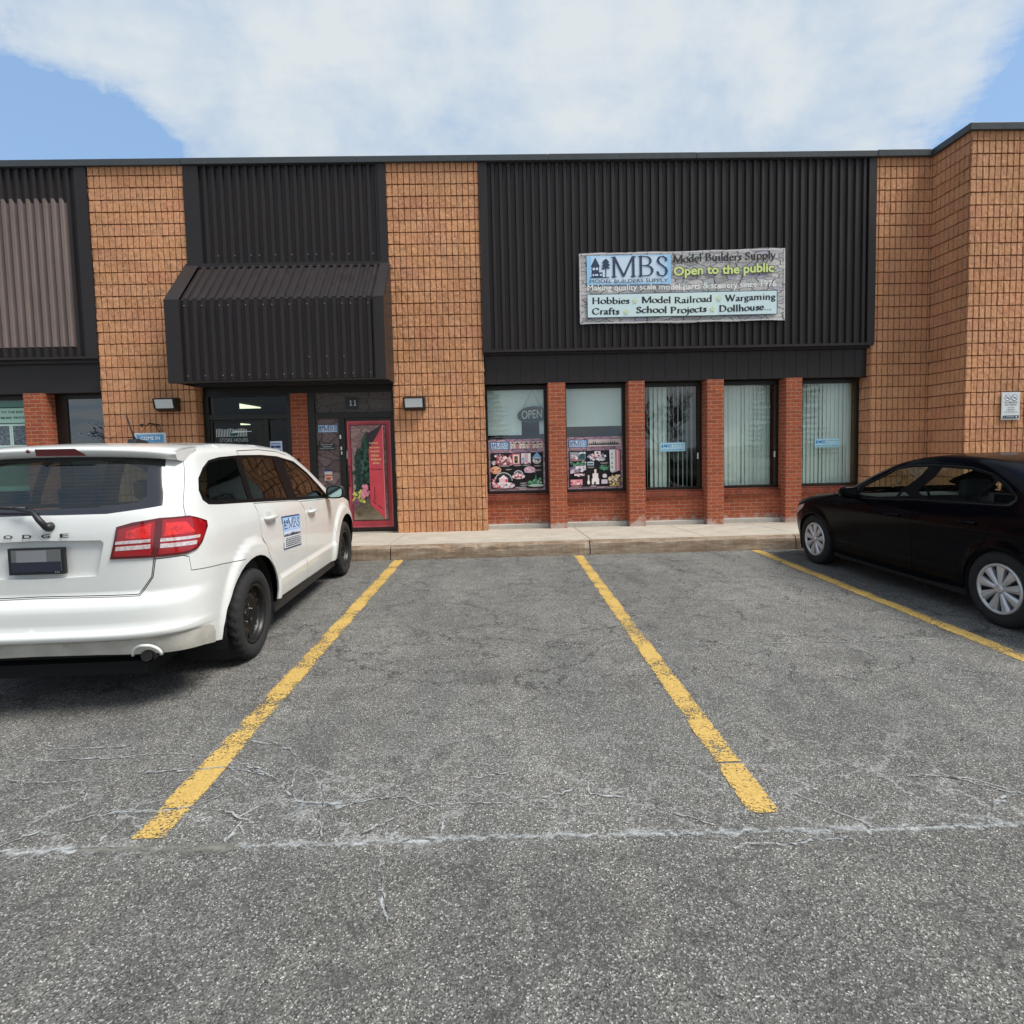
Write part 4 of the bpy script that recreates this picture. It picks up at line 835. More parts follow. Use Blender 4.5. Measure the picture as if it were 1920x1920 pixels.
# shop banner
bn = thing('shop_banner', 'wide shop banner with stone print, blue logo and black serif lettering on the charcoal panel', 'banner', (3.25, 10.2, 3.69))
BST = stone_mat('printed_cracked_slate', [srgb(186,180,178), srgb(160,156,156), srgb(206,200,194), srgb(176,172,182), srgb(178,186,174)], 6.0, srgb(58,52,56), .70, 2.3, .055)
W, H = 3.61, 1.215
def warp(u, v):                                            # the cloth hangs a little out of true
    t = u/W; s_ = v/H
    return u + .012*(1-s_)*math.sin(t*3), v + (.045*t - .012) * (s_*.8+.2) + .010*math.sin(t*9)*(.6) + .006*math.sin(t*23)
m = MB(); n = 36
for i in range(n):
    for j in range(6):
        q = []
        for a, b in ((i, j), (i+1, j), (i+1, j+1), (i, j+1)):
            u, v = W*a/n, H*b/6; uu, vv = warp(u, v); q.append((1.455+uu, 10.222+.008*math.sin(u*7)*(0.5), 3.685+vv))
        m.face(q, 0, uv=[(W*a/n, H*b/6) for a, b in ((i, j), (i+1, j), (i+1, j+1), (i, j+1))])
attach(m.build('banner_cloth', BST), bn)
p = Print((1.455, 10.212, 3.685), X, Z, .0006, .002); p.warp = warp; INKB = (20, 20, 24)
p.frame(.012, .012, W-.012, H-.012, .014, (208, 204, 202))
p.logo(.135, .665, 1.46, .50, (36, 56, 84))
p.serif('Model Builders Supply', 1.63, 1.025, 1.80, .125, INKB, thick=.078, thin=.030)
for o_, c in ((.075, (52, 58, 40)), (.030, (208, 224, 140))): p.text('Open to the public', 1.64, .755, 1.76, .205, c, o_, fit=.030)
p.text('Making quality scale model parts & scenery since 1976', .14, .530, 3.30, .135, (236, 240, 236), 0.0)
p.rect(.125, .095, 3.46, .505, (40, 78, 98)); p.rect(.137, .107, 3.448, .493, (206, 226, 226)); p.rect(1.2, .107, 2.4, .493, (212, 230, 226))
for t, u, w_ in (('Hobbies', .205, .66), ('Model Railroad', 1.07, 1.24), ('Wargaming', 2.53, .90)): p.serif(t, u, .335+(.006 if u > 2 else 0), w_, .105, INKB, thick=.078, thin=.030)
for t, u, w_ in (('Crafts', .205, .48), ('School Projects', .97, 1.24), ('Dollhouse...', 2.42, .94)): p.serif(t, u, .155+(.012 if u > .9 else 0), w_, .105, INKB, thick=.078, thin=.030)
for cu, cv in ((.955, .375), (2.42, .385), (.80, .195), (2.31, .205)):
    p.tri_poly([(cu+(.062 if k % 2 == 0 else .026)*math.sin(math.pi*k/5), cv+(.062 if k % 2 == 0 else .026)*math.cos(math.pi*k/5)) for k in range(10)], (206, 216, 178))
attach(p.build('banner_print'), bn)
for u, v in ((.04, H-.03), (W-.03, H-.03), (.04, .03), (W-.03, .03), (W-.02, H*.5), (W*.5, H-.02)):
    m = MB(); uu, vv = warp(u, v); m.lathe([(-.006, .010), (0, .014)], 1.455+uu, 10.205, 3.685+vv, 'y', 8); attach(m.build('grommet', BRONZE), bn)
# wall pack lamps
LENS = mat('lamp_lens', (.62, .64, .64), .25); HOUS = mat('lamp_housing', (.016, .015, .015), .45)
def wall_lamp(x, z, label):
    e = thing('wall_lamp', label, 'wall lamp', (x, YF, z), 0, 'wall lamps beside the entrance')
    m = MB(); m.prism([(0, -.115), (0, .115), (-.10, .115), (-.19, .10), (-.15, -.075), (-.05, -.115)], -.185, .185, 'x'); o = m.build('housing', HOUS, e, bevel=.01)
    m = MB(); a = Vector((0, -.197, .082)); b = Vector((0, -.158, -.066)); d = Vector((0, -.004, -.001))
    m.face([(-.15, b.y, b.z), (.15, b.y, b.z), (.15, a.y, a.z), (-.15, a.y, a.z)]); m.build('lens', LENS, e)
    m = MB()
    for x0, x1 in ((-.178, -.151), (.151, .178)): m.face([(x0, b.y-.004, b.z-.01), (x1, b.y-.004, b.z-.01), (x1, a.y-.004, a.z+.01), (x0, a.y-.004, a.z+.01)])
    m.face([(-.178, a.y-.0045, a.z), (.178, a.y-.0045, a.z), (.178, a.y-.006, a.z+.016), (-.178, a.y-.006, a.z+.016)])
    m.build('bezel', BRONZE, e); return e
wall_lamp(-5.68, 2.445, 'black wall lamp on the tan block pillar above the white car')
wall_lamp(-1.45, 2.372, 'black wall lamp on the block pillar right of the red door')
# no smoking sign
ns = thing('no_smoking_sign', 'white no smoking no vaping notice on the projecting block wall', 'sign', (8.416, 9.40, 1.842))
m = MB(); m.box(8.263, 8.570, 9.392, 9.398, 1.842, 2.293); attach(m.build('sign_plate', WHITE, bevel=.002), ns)
p = Print((8.263, 9.392, 1.842), X, Z, .0005, .0012); p.frame(.012, .012, .295, .439, .004, (196, 200, 204)); K = (26, 28, 34)
for cu in (.098, .212):
    p.ell(cu, .362, .052, .052, (70, 76, 86)); p.ell(cu, .362, .044, .044, (238, 240, 244)); p.rect(cu-.03, .350, cu+.03, .360, K); p.tri_poly([(cu-.036, .392), (cu-.028, .398), (cu+.037, .332), (cu+.029, .326)], K); p.ell(cu+.022, .378, .012, .007, (150, 154, 160))
for t, v, w_, h in (('NO SMOKING', .272, .225, .026), ('NO VAPING', .232, .19, .026), ('WITHIN', .188, .11, .017), ('9 METERS', .154, .15, .017), ('OF ENTRANCE', .118, .21, .018)): p.text(t, .153-w_/2, v, w_, h, K, .01)
p.rect(.02, .024, .287, .070, K); p.rect(.07, .042, .21, .053, (190, 192, 200)); p.ell(.245, .047, .014, .013, (220, 220, 226)); p.ell(.042, .047, .010, .010, (170, 172, 182))
attach(p.build('sign_print'), ns)
# hanging COME IN sign on its bracket
ci = thing('hanging_sign', 'small blue come in sign hanging from a bracket above the white car roof', 'sign', (-5.87, 9.95, 1.58))
m = MB(); m.box(-6.128, -5.612, 9.945, 9.965, 1.58, 1.960); attach(m.build('sign_board', mat('white_painted_wood', (.62, .68, .70), .5), bevel=.004), ci)
p = Print((-6.128, 9.945, 1.58), X, Z, .0005, .001); p.rect(.022, .02, .494, .36, (94, 150, 190)); p.frame(.030, .028, .486, .352, .006, (196, 214, 224)); p.text('COME IN', .10, .262, .32, .060, (232, 240, 244), .018); p.text('OPEN', .15, .14, .22, .07, (232, 240, 244), .018)
attach(p.build('sign_print'), ci)
m = MB(); m.tube([(-5.87, 10.24, 2.11), (-5.87, 9.93, 2.12), (-5.875, 9.91, 2.10)], .010, 6); m.tube([(-5.87, 10.24, 1.98), (-5.87, 10.10, 2.11)], .008, 6); m.tube([(-5.92, 9.955, 2.085), (-5.87, 9.955, 2.115), (-5.70, 9.955, 2.06), (-5.68, 9.955, 1.96)], .006, 5); m.tube([(-6.02, 9.955, 1.96), (-5.92, 9.955, 2.085)], .004, 5)
for q in ((-6.0, 2.075), (-5.985, 2.105), (-6.015, 2.10)): m.lathe([(-.006, .004), (-.003, .016), (.003, .016), (.006, .004)], q[0], 9.955, q[1], 'y', 8)
attach(m.build('bracket', BRONZE), ci)
# --- inside the shop windows
BLIND = mat('blind_fabric', (.80, .86, .80), .8, var=.05); SHADE = mat('roller_shade', (.84, .90, .89), .8, var=.04, vscale=2.0)
def roller(name, label, polys):
    m = MB()
    for q in polys: m.prism(q, 10.70, 10.712, 'y')
    o = m.build(name, SHADE); tag(o, label, 'roller shade'); return o
roller('roller_shade', 'white roller shade with a notch shaped as the dark reflection below the oval OPEN sign', [[(-.22, 1.80), (.42, 1.80), (.42, 2.66), (-.22, 2.66)], [(.4205, 2.06), (.745, 2.06), (.745, 2.66), (.4205, 2.66)], [(.7455, 1.81), (.875, 1.81), (.875, 2.66), (.7455, 2.66)]])  # notch puts a dark trunk-like reflection below the sign into the shape
roller('roller_shade', 'plain white roller shade pulled halfway down above the conifer poster', [[(1.2, 1.93), (2.30, 1.93), (2.30, 2.66), (1.2, 2.66)]])
def vblinds(x0, x1, label, ang, pitch=.083, skip=(), bend=()):
    e = thing('vertical_blind', label, 'vertical blind', ((x0+x1)/2, 10.76, .14), 0, None); rb = random.Random(int(x0*10)); m = MB(); x = x0+.04; i = 0
    while x < x1-.03:
        if i not in skip:
            a = R(ang + rb.uniform(-6, 6) + bend[i % len(bend)] if bend else ang + rb.uniform(-6, 6)); hw = .044
            seg = []
            for t in (-1, -.5, 0, .5, 1): seg.append((x+hw*t*math.cos(a)-.006*(1-t*t)*math.sin(a), 10.76+hw*t*math.sin(a)-.006*(1-t*t)*math.cos(a)))
            ln = .15+rb.uniform(0, .02); sw = rb.uniform(-.006, .006)
            for (ax, ay), (bx, by) in zip(seg, seg[1:]): m.face([(ax+sw, ay, ln), (bx+sw, by, ln), (bx, by, 2.66), (ax, ay, 2.66)], 0, True)
        x += pitch; i += 1
    attach(m.build('slats', BLIND), e)
    m = MB(); m.box(x0, x1, 10.74, 10.79, 2.66, 2.70); attach(m.build('head_rail', WHITE), e)
vblinds(2.63, 3.69, 'pale vertical blind turned half open with dark gaps between slats', 52, .083, (), (0, 18, -22, -30, -40, -40, 6, 22, 10, 26, 14))
vblinds(4.04, 5.11, 'closed pale green vertical blind with two slightly parted slats near the bottom', 9, .079, (), (0, 0, 10, -2, 0, 0, 16, 0, 2, 0))
vblinds(5.45, 6.60, 'closed pale vertical blind behind the window nearest the projecting wall', 14, .076, (), (0, 4, -3, 6))
# blue stickers on the glass
for x0, z0, w_, h, lab, sh in ((2.955, 1.437, .46, .160, 'small blue shop sticker on the window with half open blinds', False), (5.82, 1.447, .46, .158, 'small blue shop sticker on the window nearest the projecting wall', True)):
    e = thing('window_sticker', lab, 'sticker', (x0+w_/2, YG-.01, z0)); p = Print((x0, YG-.006, z0), X, Z, .0005, 0.0)
    p.rect(0, 0, w_, h, (150, 200, 222)); p.rect(.01, .05, w_-.01, h-.012, (176, 216, 230)); p.text('MBS', .07, .07, .14, .065, (58, 130, 190), .02); p.tri_poly([(.02,.07),(.055,.07),(.055,.11),(.0375,.14),(.02,.11)], (58, 130, 190))
    p.text('Model Builders Supply', .225, .105, .22, .028, (70, 120, 150)); p.text('Open to the public', .225, .065, .22, .028, (110, 160, 176)); p.text('Hobbies  Model Railroad  Wargaming', .03, .018, .41, .022, (80, 120, 140))
    if False:
        for k_, (t, q) in enumerate((('Making quality scale model parts', .40), ('& scenery', .14), ('since 1976  Crafts  Dollhouse', .40))): p.text(t, w_/2-q/2, -.05-.035*k_, q, .022, (88, 104, 104))
    attach(p.build('sticker_print'), e)
    if sh:
        p = Print((x0, YG-.006, z0), X, Z, .0005, 0.0)
        for k_, (t, q) in enumerate((('Making quality scale model parts', .40), ('& scenery', .14), ('since 1976  Crafts  Dollhouse', .40))): p.text(t, w_/2-q/2, -.05-.035*k_, q, .022, (88, 104, 104))
        attach(p.build('sticker_lettering'), e)
# oval OPEN sign
e = thing('open_sign', 'dark oval OPEN sign hung on a wire inside the shop window', 'sign', (.60, 10.64, 2.02)); cx, cz = .615, 2.165
m = MB(); m.prism([(.27*math.cos(t*math.pi/20), .152*math.sin(t*math.pi/20)) for t in range(40)], 10.632, 10.65, 'y'); m.v = [(x+cx, y, z+cz+.06*x) for x, y, z in m.v]; attach(m.build('sign_board', mat('dark_green_board', (.018, .028, .028), .5), bevel=.004), e)
p = Print((cx, 10.632, cz), X, Z, .0005, .001); p.warp = lambda u, v: (u, v+.06*u)
p.ell(0, 0, .25, .134, (78, 92, 94)); p.ell(0, 0, .243, .128, (24, 34, 36)); p.text('OPEN', -.195, -.07, .375, .155, (196, 206, 206), .008)
attach(p.build('sign_print'), e)
m = MB(); m.tube([(cx-.16, 10.64, cz+.11), (cx+.0, 10.64, 2.60), (cx+.17, 10.64, cz+.13)], .004, 5); attach(m.build('wire', BRONZE), e)
# --- collage posters filling the lower half of the first two windows
PINK = stone_mat('printed_rose_brick', [srgb(186,150,164), srgb(160,126,146), srgb(206,176,186), srgb(170,140,150)], 9.0, srgb(70,48,62), .6, 1.5, .06)
def poster(x0, x1, z0, z1, label, kind):
    e = thing('window_poster', label, 'poster', ((x0+x1)/2, YG-.01, z0)); w_, h = x1-x0, z1-z0; rp = random.Random(kind); K = (16, 14, 17)
    p = Print((x0, YG-.008, z0), X, Z, .00035, 0.0); p.rect(0, 0, w_, h, PINK); U = lambda a: a*w_; V = lambda b: (1-b)*h
    def R_(a, b, c, d, m_): p.rect(U(a), V(d), U(c), V(b), m_)
    def E(a, b, ra, rb, m_, **k): p.ell(U(a), V(b), ra*w_, rb*h, m_, **k)
    def T(pts, m_): p.tri_poly([(U(a), V(b)) for a, b in pts], m_)
    def blobs(a, b, c, d, cols, n, r=.02):
        for i in range(n):
            q = rp.uniform(a, c); s_ = rp.uniform(b, d); f = rp.uniform(.5, 1.3)*r
            T([(q-f, s_-f*.2), (q-f*.2, s_+f*.8), (q+f, s_+f*.3), (q+f*.3, s_-f)], rp.choice(cols))
    R_(.03, .045, .37, .20, (40, 62, 110)); p.logo(U(.045), V(.19), .31*w_, .13*h, (46, 96, 156), False)
    R_(.385, .05, .97, .185, (206, 188, 184)); R_(.035, .26, .965, .955, K)
    PK = ((214,150,158),(236,196,200),(196,92,110),(240,222,214),(150,70,84)); GY = ((214,206,214),(170,160,176),(236,230,232),(120,112,130)); GN = ((64,128,92),(96,160,120),(40,84,64),(150,190,160))
    def tx(a, b, wd): R_(a, b, a+wd, b+.009, (196, 186, 186)); R_(a+.02, b+.016, a+wd-.03, b+.023, (160, 150, 150))
    if kind == 1:
        for i in range(7):
            a = .40+.08*i; R_(a, .085+.012*(i % 2), a+.065, .18, ((226,210,200),(206,150,150),(236,226,214))[i % 3]); T([(a-.008,.09+.012*(i % 2)),(a+.033,.058),(a+.073,.09+.012*(i % 2))], ((120,66,70),(60,56,66))[i % 2]); R_(a+.012,.12,a+.026,.145,(60,52,62)); R_(a+.040,.12,a+.054,.145,(60,52,62)); R_(a+.026,.155,a+.040,.18,(90,40,44))
        blobs(.06, .29, .22, .47, GY, 16, .03); blobs(.14, .32, .40, .49, PK, 40, .035)
        R_(.415, .28, .555, .49, (206,120,132)); R_(.435, .305, .535, .47, (236,222,206)); R_(.455, .33, .515, .46, K); R_(.47,.36,.50,.42,(150,96,60))
        R_(.575, .275, .745, .475, (226,206,212)); R_(.585, .36, .63, .47, (120,170,206)); R_(.64, .29, .655, .46, (190,150,160)); R_(.67, .29, .685, .46, (190,150,160)); R_(.70,.29,.735,.46,(244,236,236)); blobs(.60,.43,.74,.48,PK,8,.02)
        T([(.76,.375),(.855,.255),(.94,.375)], (126,180,220)); E(.85, .42, .075, .065, (196,190,190)); R_(.80,.39,.90,.41,(70,50,44)); blobs(.79,.42,.91,.47,GY,10,.02)
        tx(.18,.505,.20); tx(.44,.50,.14); tx(.60,.50,.14); tx(.80,.515,.12)
        E(.125,.59,.095,.075,(222,170,140)); blobs(.06,.57,.19,.63,((236,196,160),(200,120,90),(160,60,50)),12,.025); E(.72,.595,.10,.065,(216,170,190)); blobs(.65,.57,.79,.64,PK,10,.02); R_(.63,.635,.82,.645,(230,220,224)); tx(.30,.575,.10); tx(.80,.60,.12)
        E(.255,.80,.16,.165,(200,206,206),a0=0,a1=180); E(.255,.80,.145,.15,(34,36,40),a0=0,a1=180); T([(.17,.76),(.255,.685),(.34,.76)], (240,222,222)); R_(.18,.76,.33,.86,(236,190,196)); R_(.285,.77,.325,.85,(206,70,110)); E(.255,.885,.20,.06,(236,220,220)); blobs(.08,.86,.42,.925,PK+GY,26,.03); blobs(.06,.74,.12,.86,PK,8,.025)
        E(.52,.69,.085,.09,(214,212,216),a0=0,a1=180); E(.52,.69,.072,.078,(110,96,104),a0=0,a1=180); E(.52,.72,.115,.05,(244,214,214)); blobs(.44,.66,.60,.75,PK,14,.022)
        blobs(.70,.78,.93,.90,GN,44,.028); T([(.80,.86),(.825,.66),(.845,.86)], (70,140,104)); E(.83,.90,.13,.025,(180,200,186)); tx(.55,.845,.11); tx(.55,.885,.11); tx(.46,.925,.20)
    else:
        for i in range(16): a = .41+.034*i; q = rp.uniform(.07, .11); T([(a-.02,.155),(a,q),(a+.02,.155)], (46,66,50)); R_(a-.003,.15,a+.003,.17,(60,46,34))
        R_(.395,.165,.965,.18,(226,206,206))
        R_(.05,.285,.33,.43,(150,160,166)); R_(.20,.29,.32,.42,(40,84,92)); blobs(.06,.33,.18,.44,PK+GY,18,.03); blobs(.20,.30,.32,.36,((226,230,230),),8,.02); R_(.05,.445,.32,.455,(206,160,160))
        R_(.49,.275,.60,.36,(236,220,220)); E(.545,.31,.02,.02,(40,40,46)); blobs(.38,.35,.68,.45,GY,40,.032); blobs(.42,.33,.62,.40,PK,10,.02)
        T([(.755,.255),(.86,.25),(.86,.66),(.80,.685),(.765,.655)], (238,236,234)); T([(.865,.25),(.945,.27),(.945,.63),(.865,.67)], (216,130,140)); R_(.885,.26,.91,.64,(238,210,210)); T([(.755,.66),(.80,.70),(.945,.65),(.93,.63),(.80,.675)], (206,190,196))
        for a, b in ((.80,.33),(.80,.40),(.80,.50),(.80,.58)): T([(a-.012,b+.03),(a,b-.03),(a+.01,b+.02)], (50,46,52))
        R_(.36,.475,.475,.545,(190,206,220)); R_(.37,.50,.465,.53,(60,76,96)); tx(.36,.575,.12); tx(.59,.50,.14)
        blobs(.06,.48,.33,.55,GN,26,.022); T([(.05,.60),(.15,.555),(.33,.55),(.33,.63),(.22,.66),(.05,.70)], (214,196,214)); blobs(.06,.57,.32,.67,GY,22,.028); R_(.12,.70,.30,.74,(226,216,220)); blobs(.18,.68,.30,.75,PK,8,.02)
        R_(.475,.62,.515,.72,(226,206,196)); R_(.445,.70,.545,.85,(238,222,218)); R_(.43,.80,.56,.91,(240,228,226)); R_(.47,.86,.50,.91,K); R_(.36,.73,.385,.88,(226,206,196)); E(.372,.87,.025,.04,(238,222,218))
        for i in range(7): T([(.65,.66),(.59+.02*i,.57+.015*(i % 3)),(.60+.02*i,.55+.02*(i % 2))], (96,196,150)); 
        blobs(.58,.55,.74,.64,GN,20,.02); E(.66,.75,.04,.04,(220,206,210)); R_(.60,.82,.71,.90,(206,196,204))
        R_(.05,.81,.26,.92,(236,150,160)); blobs(.06,.82,.25,.91,PK,20,.022); blobs(.74,.74,.94,.91,((226,206,160),(190,160,120),(120,96,60),(240,226,200)),36,.03); R_(.06,.935,.24,.943,(206,160,160)); R_(.40,.935,.50,.943,(230,226,226)); R_(.74,.925,.93,.94,(226,206,110))
    attach(p.build('poster_print'), e)
poster(-.20, .832, .785, 1.725, 'pink edged black collage poster with domes and a row of little houses', 1)
poster(1.232, 2.255, .785, 1.735, 'pink edged black collage poster with a strip of conifers along its top', 2)
# poster in the far left window and lettering on the dark pane beside it
e = thing('window_poster', 'pale green framed poster with black capitals in the window at the edge of the frame', 'poster', (-8.8, YG-.02, 1.0))
p = Print((-9.40, YG-.008, 1.0), X, Z, .0005, 0.0); MINT = (176, 216, 200)
p.rect(0, 0, 1.19, 1.60, MINT); p.rect(0, 1.50, 1.19, 1.60, (96, 140, 128)); p.rect(0, 1.475, 1.19, 1.50, (40, 84, 74)); p.text('TO THE BART', .57, 1.385, .42, .042, (34, 46, 46), .02); p.text('MORE VINTAGE', .56, 1.285, .50, .042, (34, 46, 46), .02); p.rect(0, 1.20, 1.19, 1.215, (44, 70, 66))
PH = mat('printed_photo', srgb(96, 108, 116), .4, var=.9, vscale=22)
for a in (.10, .49, .74): p.rect(a, .80, a+(.36 if a < .4 else (.22 if a < .6 else .44)), 1.18, (224, 236, 232)); p.rect(a+.015, .82, a+(.345 if a < .4 else (.205 if a < .6 else .425)), 1.165, PH)
p.rect(0, .10, 1.19, .78, (104, 150, 120)); attach(p.build('poster_print'), e)
e = thing('window_sticker', 'pale blue script lettering on the dark window left of the tan pillar', 'sticker', (-7.3, YG-.01, 1.6)); p = Print((-7.54, YG-.008, 1.92), X, Z, .0005, 0.0)
def script(u, v, s_, n):
    for i in range(n):
        for (a, b), (c, d) in zip(_arc(u+.055*i*s_, v, .022*s_, (.03 if i % 3 else .06)*s_, 200, -60, 7), _arc(u+.055*i*s_, v, .022*s_, (.03 if i % 3 else .06)*s_, 200, -60, 7)[1:]): p.tri_poly([(a, b-.005), (c, d-.005), (c, d+.005), (a, b+.005)], (120, 156, 172))
script(.20, .22, 1.0, 5); script(.05, .02, 1.1, 8)
attach(p.build('sticker_print'), e)
o = Print((-3.99, YD-.008, 1.50), X, Z, .0005, 0.0); o.rect(-.105, 0, .115, .285, (206, 216, 236)); o.rect(-.09, .05, .10, .24, (180, 198, 230)); o.rect(-.07, .235, .08, .25, (96, 120, 160)); o.rect(-.08, .165, -.02, .205, (40, 50, 96)); o.rect(-.01, .165, .085, .205, (52, 60, 110)); o.rect(-.08, .11, .09, .125, (120, 130, 160)); o.rect(-.08, .08, .06, .092, (120, 130, 160))
o = o.build('paper_notice'); tag(o, 'white and blue paper notice taped inside the side light of the dark door', 'notice')
# ------------------------------------------------------------------ cars: one smooth shell per car, cut into its panels
def ip(tab,t):
    xs=tab[0::2];ys=tab[1::2]
    # monotone-ish smooth (catmull) interpolation
    if t<=xs[0]: return ys[0]
    if t>=xs[-1]: return ys[-1]
    i=0
    while xs[i+1]<t: i+=1
    h=xs[i+1]-xs[i]; u=(t-xs[i])/h
    d=(ys[i+1]-ys[i])/h
    def sl(j):
        if j<=0 or j>=len(xs)-1: return None
        a=(ys[j]-ys[j-1])/(xs[j]-xs[j-1]); b=(ys[j+1]-ys[j])/(xs[j+1]-xs[j])
        if a*b<=0: return 0.
        return 2*a*b/(a+b)
    m0=sl(i); m1=sl(i+1)
    if m0 is None: m0=d
    if m1 is None: m1=d
    return ys[i]*(1+2*u)*(1-u)**2+h*m0*u*(1-u)**2+ys[i+1]*u*u*(3-2*u)+h*m1*u*u*(u-1)
class Car:
    # half-shell surface S(s,z): s=0 at rear centre .. rear corner .. side .. front corner .. front centre
    def __init__(c,**k):
        c.__dict__.update(k)
        c.Q=1.3   # domain length of a corner quadrant
    def xe(c,z): return ip(c.XE,z)
    def xf0(c,z): return ip(c.XF0,z)
    def plan(c,s,z):
        b=ip(c.B,z); xr=ip(c.XR,z); xe=c.xe(z); xf=ip(c.XF,z); x0=c.xf0(z)
        if s<c.Q:
            n=c.NR; f=s/c.Q*math.pi/2; p,q=math.cos(f),math.sin(f); k=(p**n+q**n)**(-1/n)
            return xe-(xe-xr)*p*k, b*q*k
        x=xe+(s-c.Q)
        if x<=x0: return x,b
        n=c.NF; f=min((x-x0)/c.Q,1)*math.pi/2; p,q=max(math.cos(f),0),math.sin(f); k=(p**n+q**n)**(-1/n)
        return x0+(xf-x0)*q*k, b*p*k
    def s_side(c,x,z):
        xe=c.xe(z);x0=c.xf0(z)
        if x<xe:
            u=min(max((xe-x)/(xe-ip(c.XR,z)),0),1); v=(1-u**c.NR)**(1/c.NR)
            return math.atan2(v,u)/(math.pi/2)*c.Q
        if x<=x0: return c.Q+x-xe
        u=min(max((x-x0)/(ip(c.XF,z)-x0),0),1); v=(1-u**c.NF)**(1/c.NF)
        return c.Q+x0-xe+math.atan2(u,v)/(math.pi/2)*c.Q
    def s_rear(c,y,z):
        v=min(max(abs(y)/ip(c.B,z),0),1); u=(1-v**c.NR)**(1/c.NR)
        return math.atan2(v,u)/(math.pi/2)*c.Q
    def s_front(c,y,z):
        v=min(max(abs(y)/ip(c.B,z),0),1); u=(1-v**c.NF)**(1/c.NF)
        return c.Q+c.xf0(z)-c.xe(z)+math.atan2(u,v)/(math.pi/2)*c.Q
    def pt0(c,s,z):
        x,y=c.plan(s,z)
        t=c.ztop(x)
        # roll the side in under the roof edge
        r=c.RR; a=z-(t-r)
        if a>0: y-= (r-math.sqrt(max(r*r-min(a,r)**2,0)))*c.RK
        return x,y,min(z,t)
    def pt(c,s,z,off=0.):
        x,y,zz=c.pt0(s,z)
        e=.01
        x1,y1,_=c.pt0(s+e,z);x0,y0,_=c.pt0(max(s-e,0),z)
        tx,ty=x1-x0,y1-y0
        l=math.hypot(tx,ty) or 1.
        nx,ny=-ty/l,tx/l
        d=c.relief(x,y,zz)
        d+=off
        return x+nx*d, y+ny*d, zz
class Van(Car):
    def ztop(c,x): return ip([-1.1,1.60,-.85,1.60,-.6,1.63,-.2,1.648,.3,1.660,.8,1.652,1.2,1.628,1.5,1.60,1.7,1.585,4,1.585],x)
    def relief(c,x,y,z):
        d=0.
        for ax,r in ((0.,.60),(2.89,.60)):
            q=math.hypot(x-ax,(z-.34)*(1. if z>.34 else .55))
            # flare: raised ring r .44-.60
            if q<r and z<1.0: 
                t=min(max((r-q)/.075,0),1); d=max(d,.030*t*t*(3-2*t)*(1 if z>.34 else .6+.4*(z/.34)))
        # door crease low
        t=max(0,1-abs(z-.50)/.05) if .55<x<2.35 else 0
        if .5<x<2.4:
            d+= .018*min(max((.52-z)/.04,0),1)
        return d
VAN=Van(
 B=[.2,.83,.3,.865,.45,.885,.65,.893,.8,.895,.95,.888,1.05,.878,1.12,.862,1.2,.838,1.35,.798,1.5,.752,1.6,.722,1.7,.69],
 XR=[.2,-.90,.3,-.95,.38,-.985,.435,-1.0,.484,-1.012,.490,-1.036,.518,-1.048,.528,-1.046,.556,-1.012,.655,-1.006,.680,-1.0,.742,-.950,.75,-.946,.8,-.948,.95,-.950,1.1,-.945,1.2,-.93,1.25,-.91,1.3,-.88,1.4,-.825,1.5,-.765,1.6,-.70,1.7,-.62],
 XE=[.2,-.4,.9,-.4,1.2,-.38,1.7,-.2],
 XF=[.2,3.70,.35,3.78,.6,3.80,.8,3.76,.92,3.66,.98,3.45,1.03,2.98,1.06,2.9,1.2,2.62,1.4,2.22,1.55,1.9,1.7,1.55],
 XF0=[.2,3.05,.9,3.05,.98,2.8,1.06,2.35,1.2,2.05,1.4,1.66,1.55,1.3,1.7,.95],
 NR=4.2,NF=3.0,RR=.07,RK=1.)
class Jet(Car):
    def ztop(c,x): return ip([-5,1.345,.05,1.345,.3,1.372,.6,1.394,.9,1.400,1.2,1.380,1.45,1.345,1.6,1.335,5,1.335],x)
    def relief(c,x,y,z):
        d=0.
        for ax in (0.,2.65):
            q=math.hypot(x-ax,z-.315)
            t=min(max((.42-q)/.07,0),1)
            if z<.8: d=max(d,.014*t*t*(3-2*t))
        if .4<x<2.2: d+=.012*min(max((.40-z)/.05,0),1)
        return d
JET=Jet(
 B=[.17,.80,.25,.83,.4,.855,.55,.868,.7,.878,.78,.880,.84,.872,.90,.852,.95,.828,1.02,.795,1.15,.735,1.3,.660,1.4,.605,1.5,.55],
 XR=[.17,-.98,.3,-1.05,.45,-1.09,.62,-1.08,.8,-1.02,.92,-.98,.98,-.93,1.02,-.72,1.1,-.52,1.2,-.28,1.3,.0,1.4,.3,1.5,.6],
 XE=[.17,-.4,.9,-.4,.98,-.3,1.05,.0,1.2,.25,1.5,.9],
 XF=[.17,3.36,.3,3.45,.5,3.50,.65,3.47,.75,3.38,.84,3.15,.90,2.75,.96,2.46,1.02,2.34,1.15,2.10,1.3,1.75,1.4,1.45,1.5,1.2],
 XF0=[.17,2.75,.65,2.75,.75,2.7,.84,2.5,.9,2.2,.96,1.9,1.02,1.75,1.15,1.5,1.3,1.2,1.5,.8],
 NR=3.6,NF=2.8,RR=.06,RK=1.)
def roll_fix(c, s, z):
    x, y = c.plan(s, z); t = c.ztop(x); r = c.RR; a = z-(t-r)
    if a > 0: y *= 1-(r-math.sqrt(max(r*r-min(a, r)**2, 0)))*c.RK/max(ip(c.B, z), .1)
    return x, y, min(z, t)
Car.pt0 = roll_fix
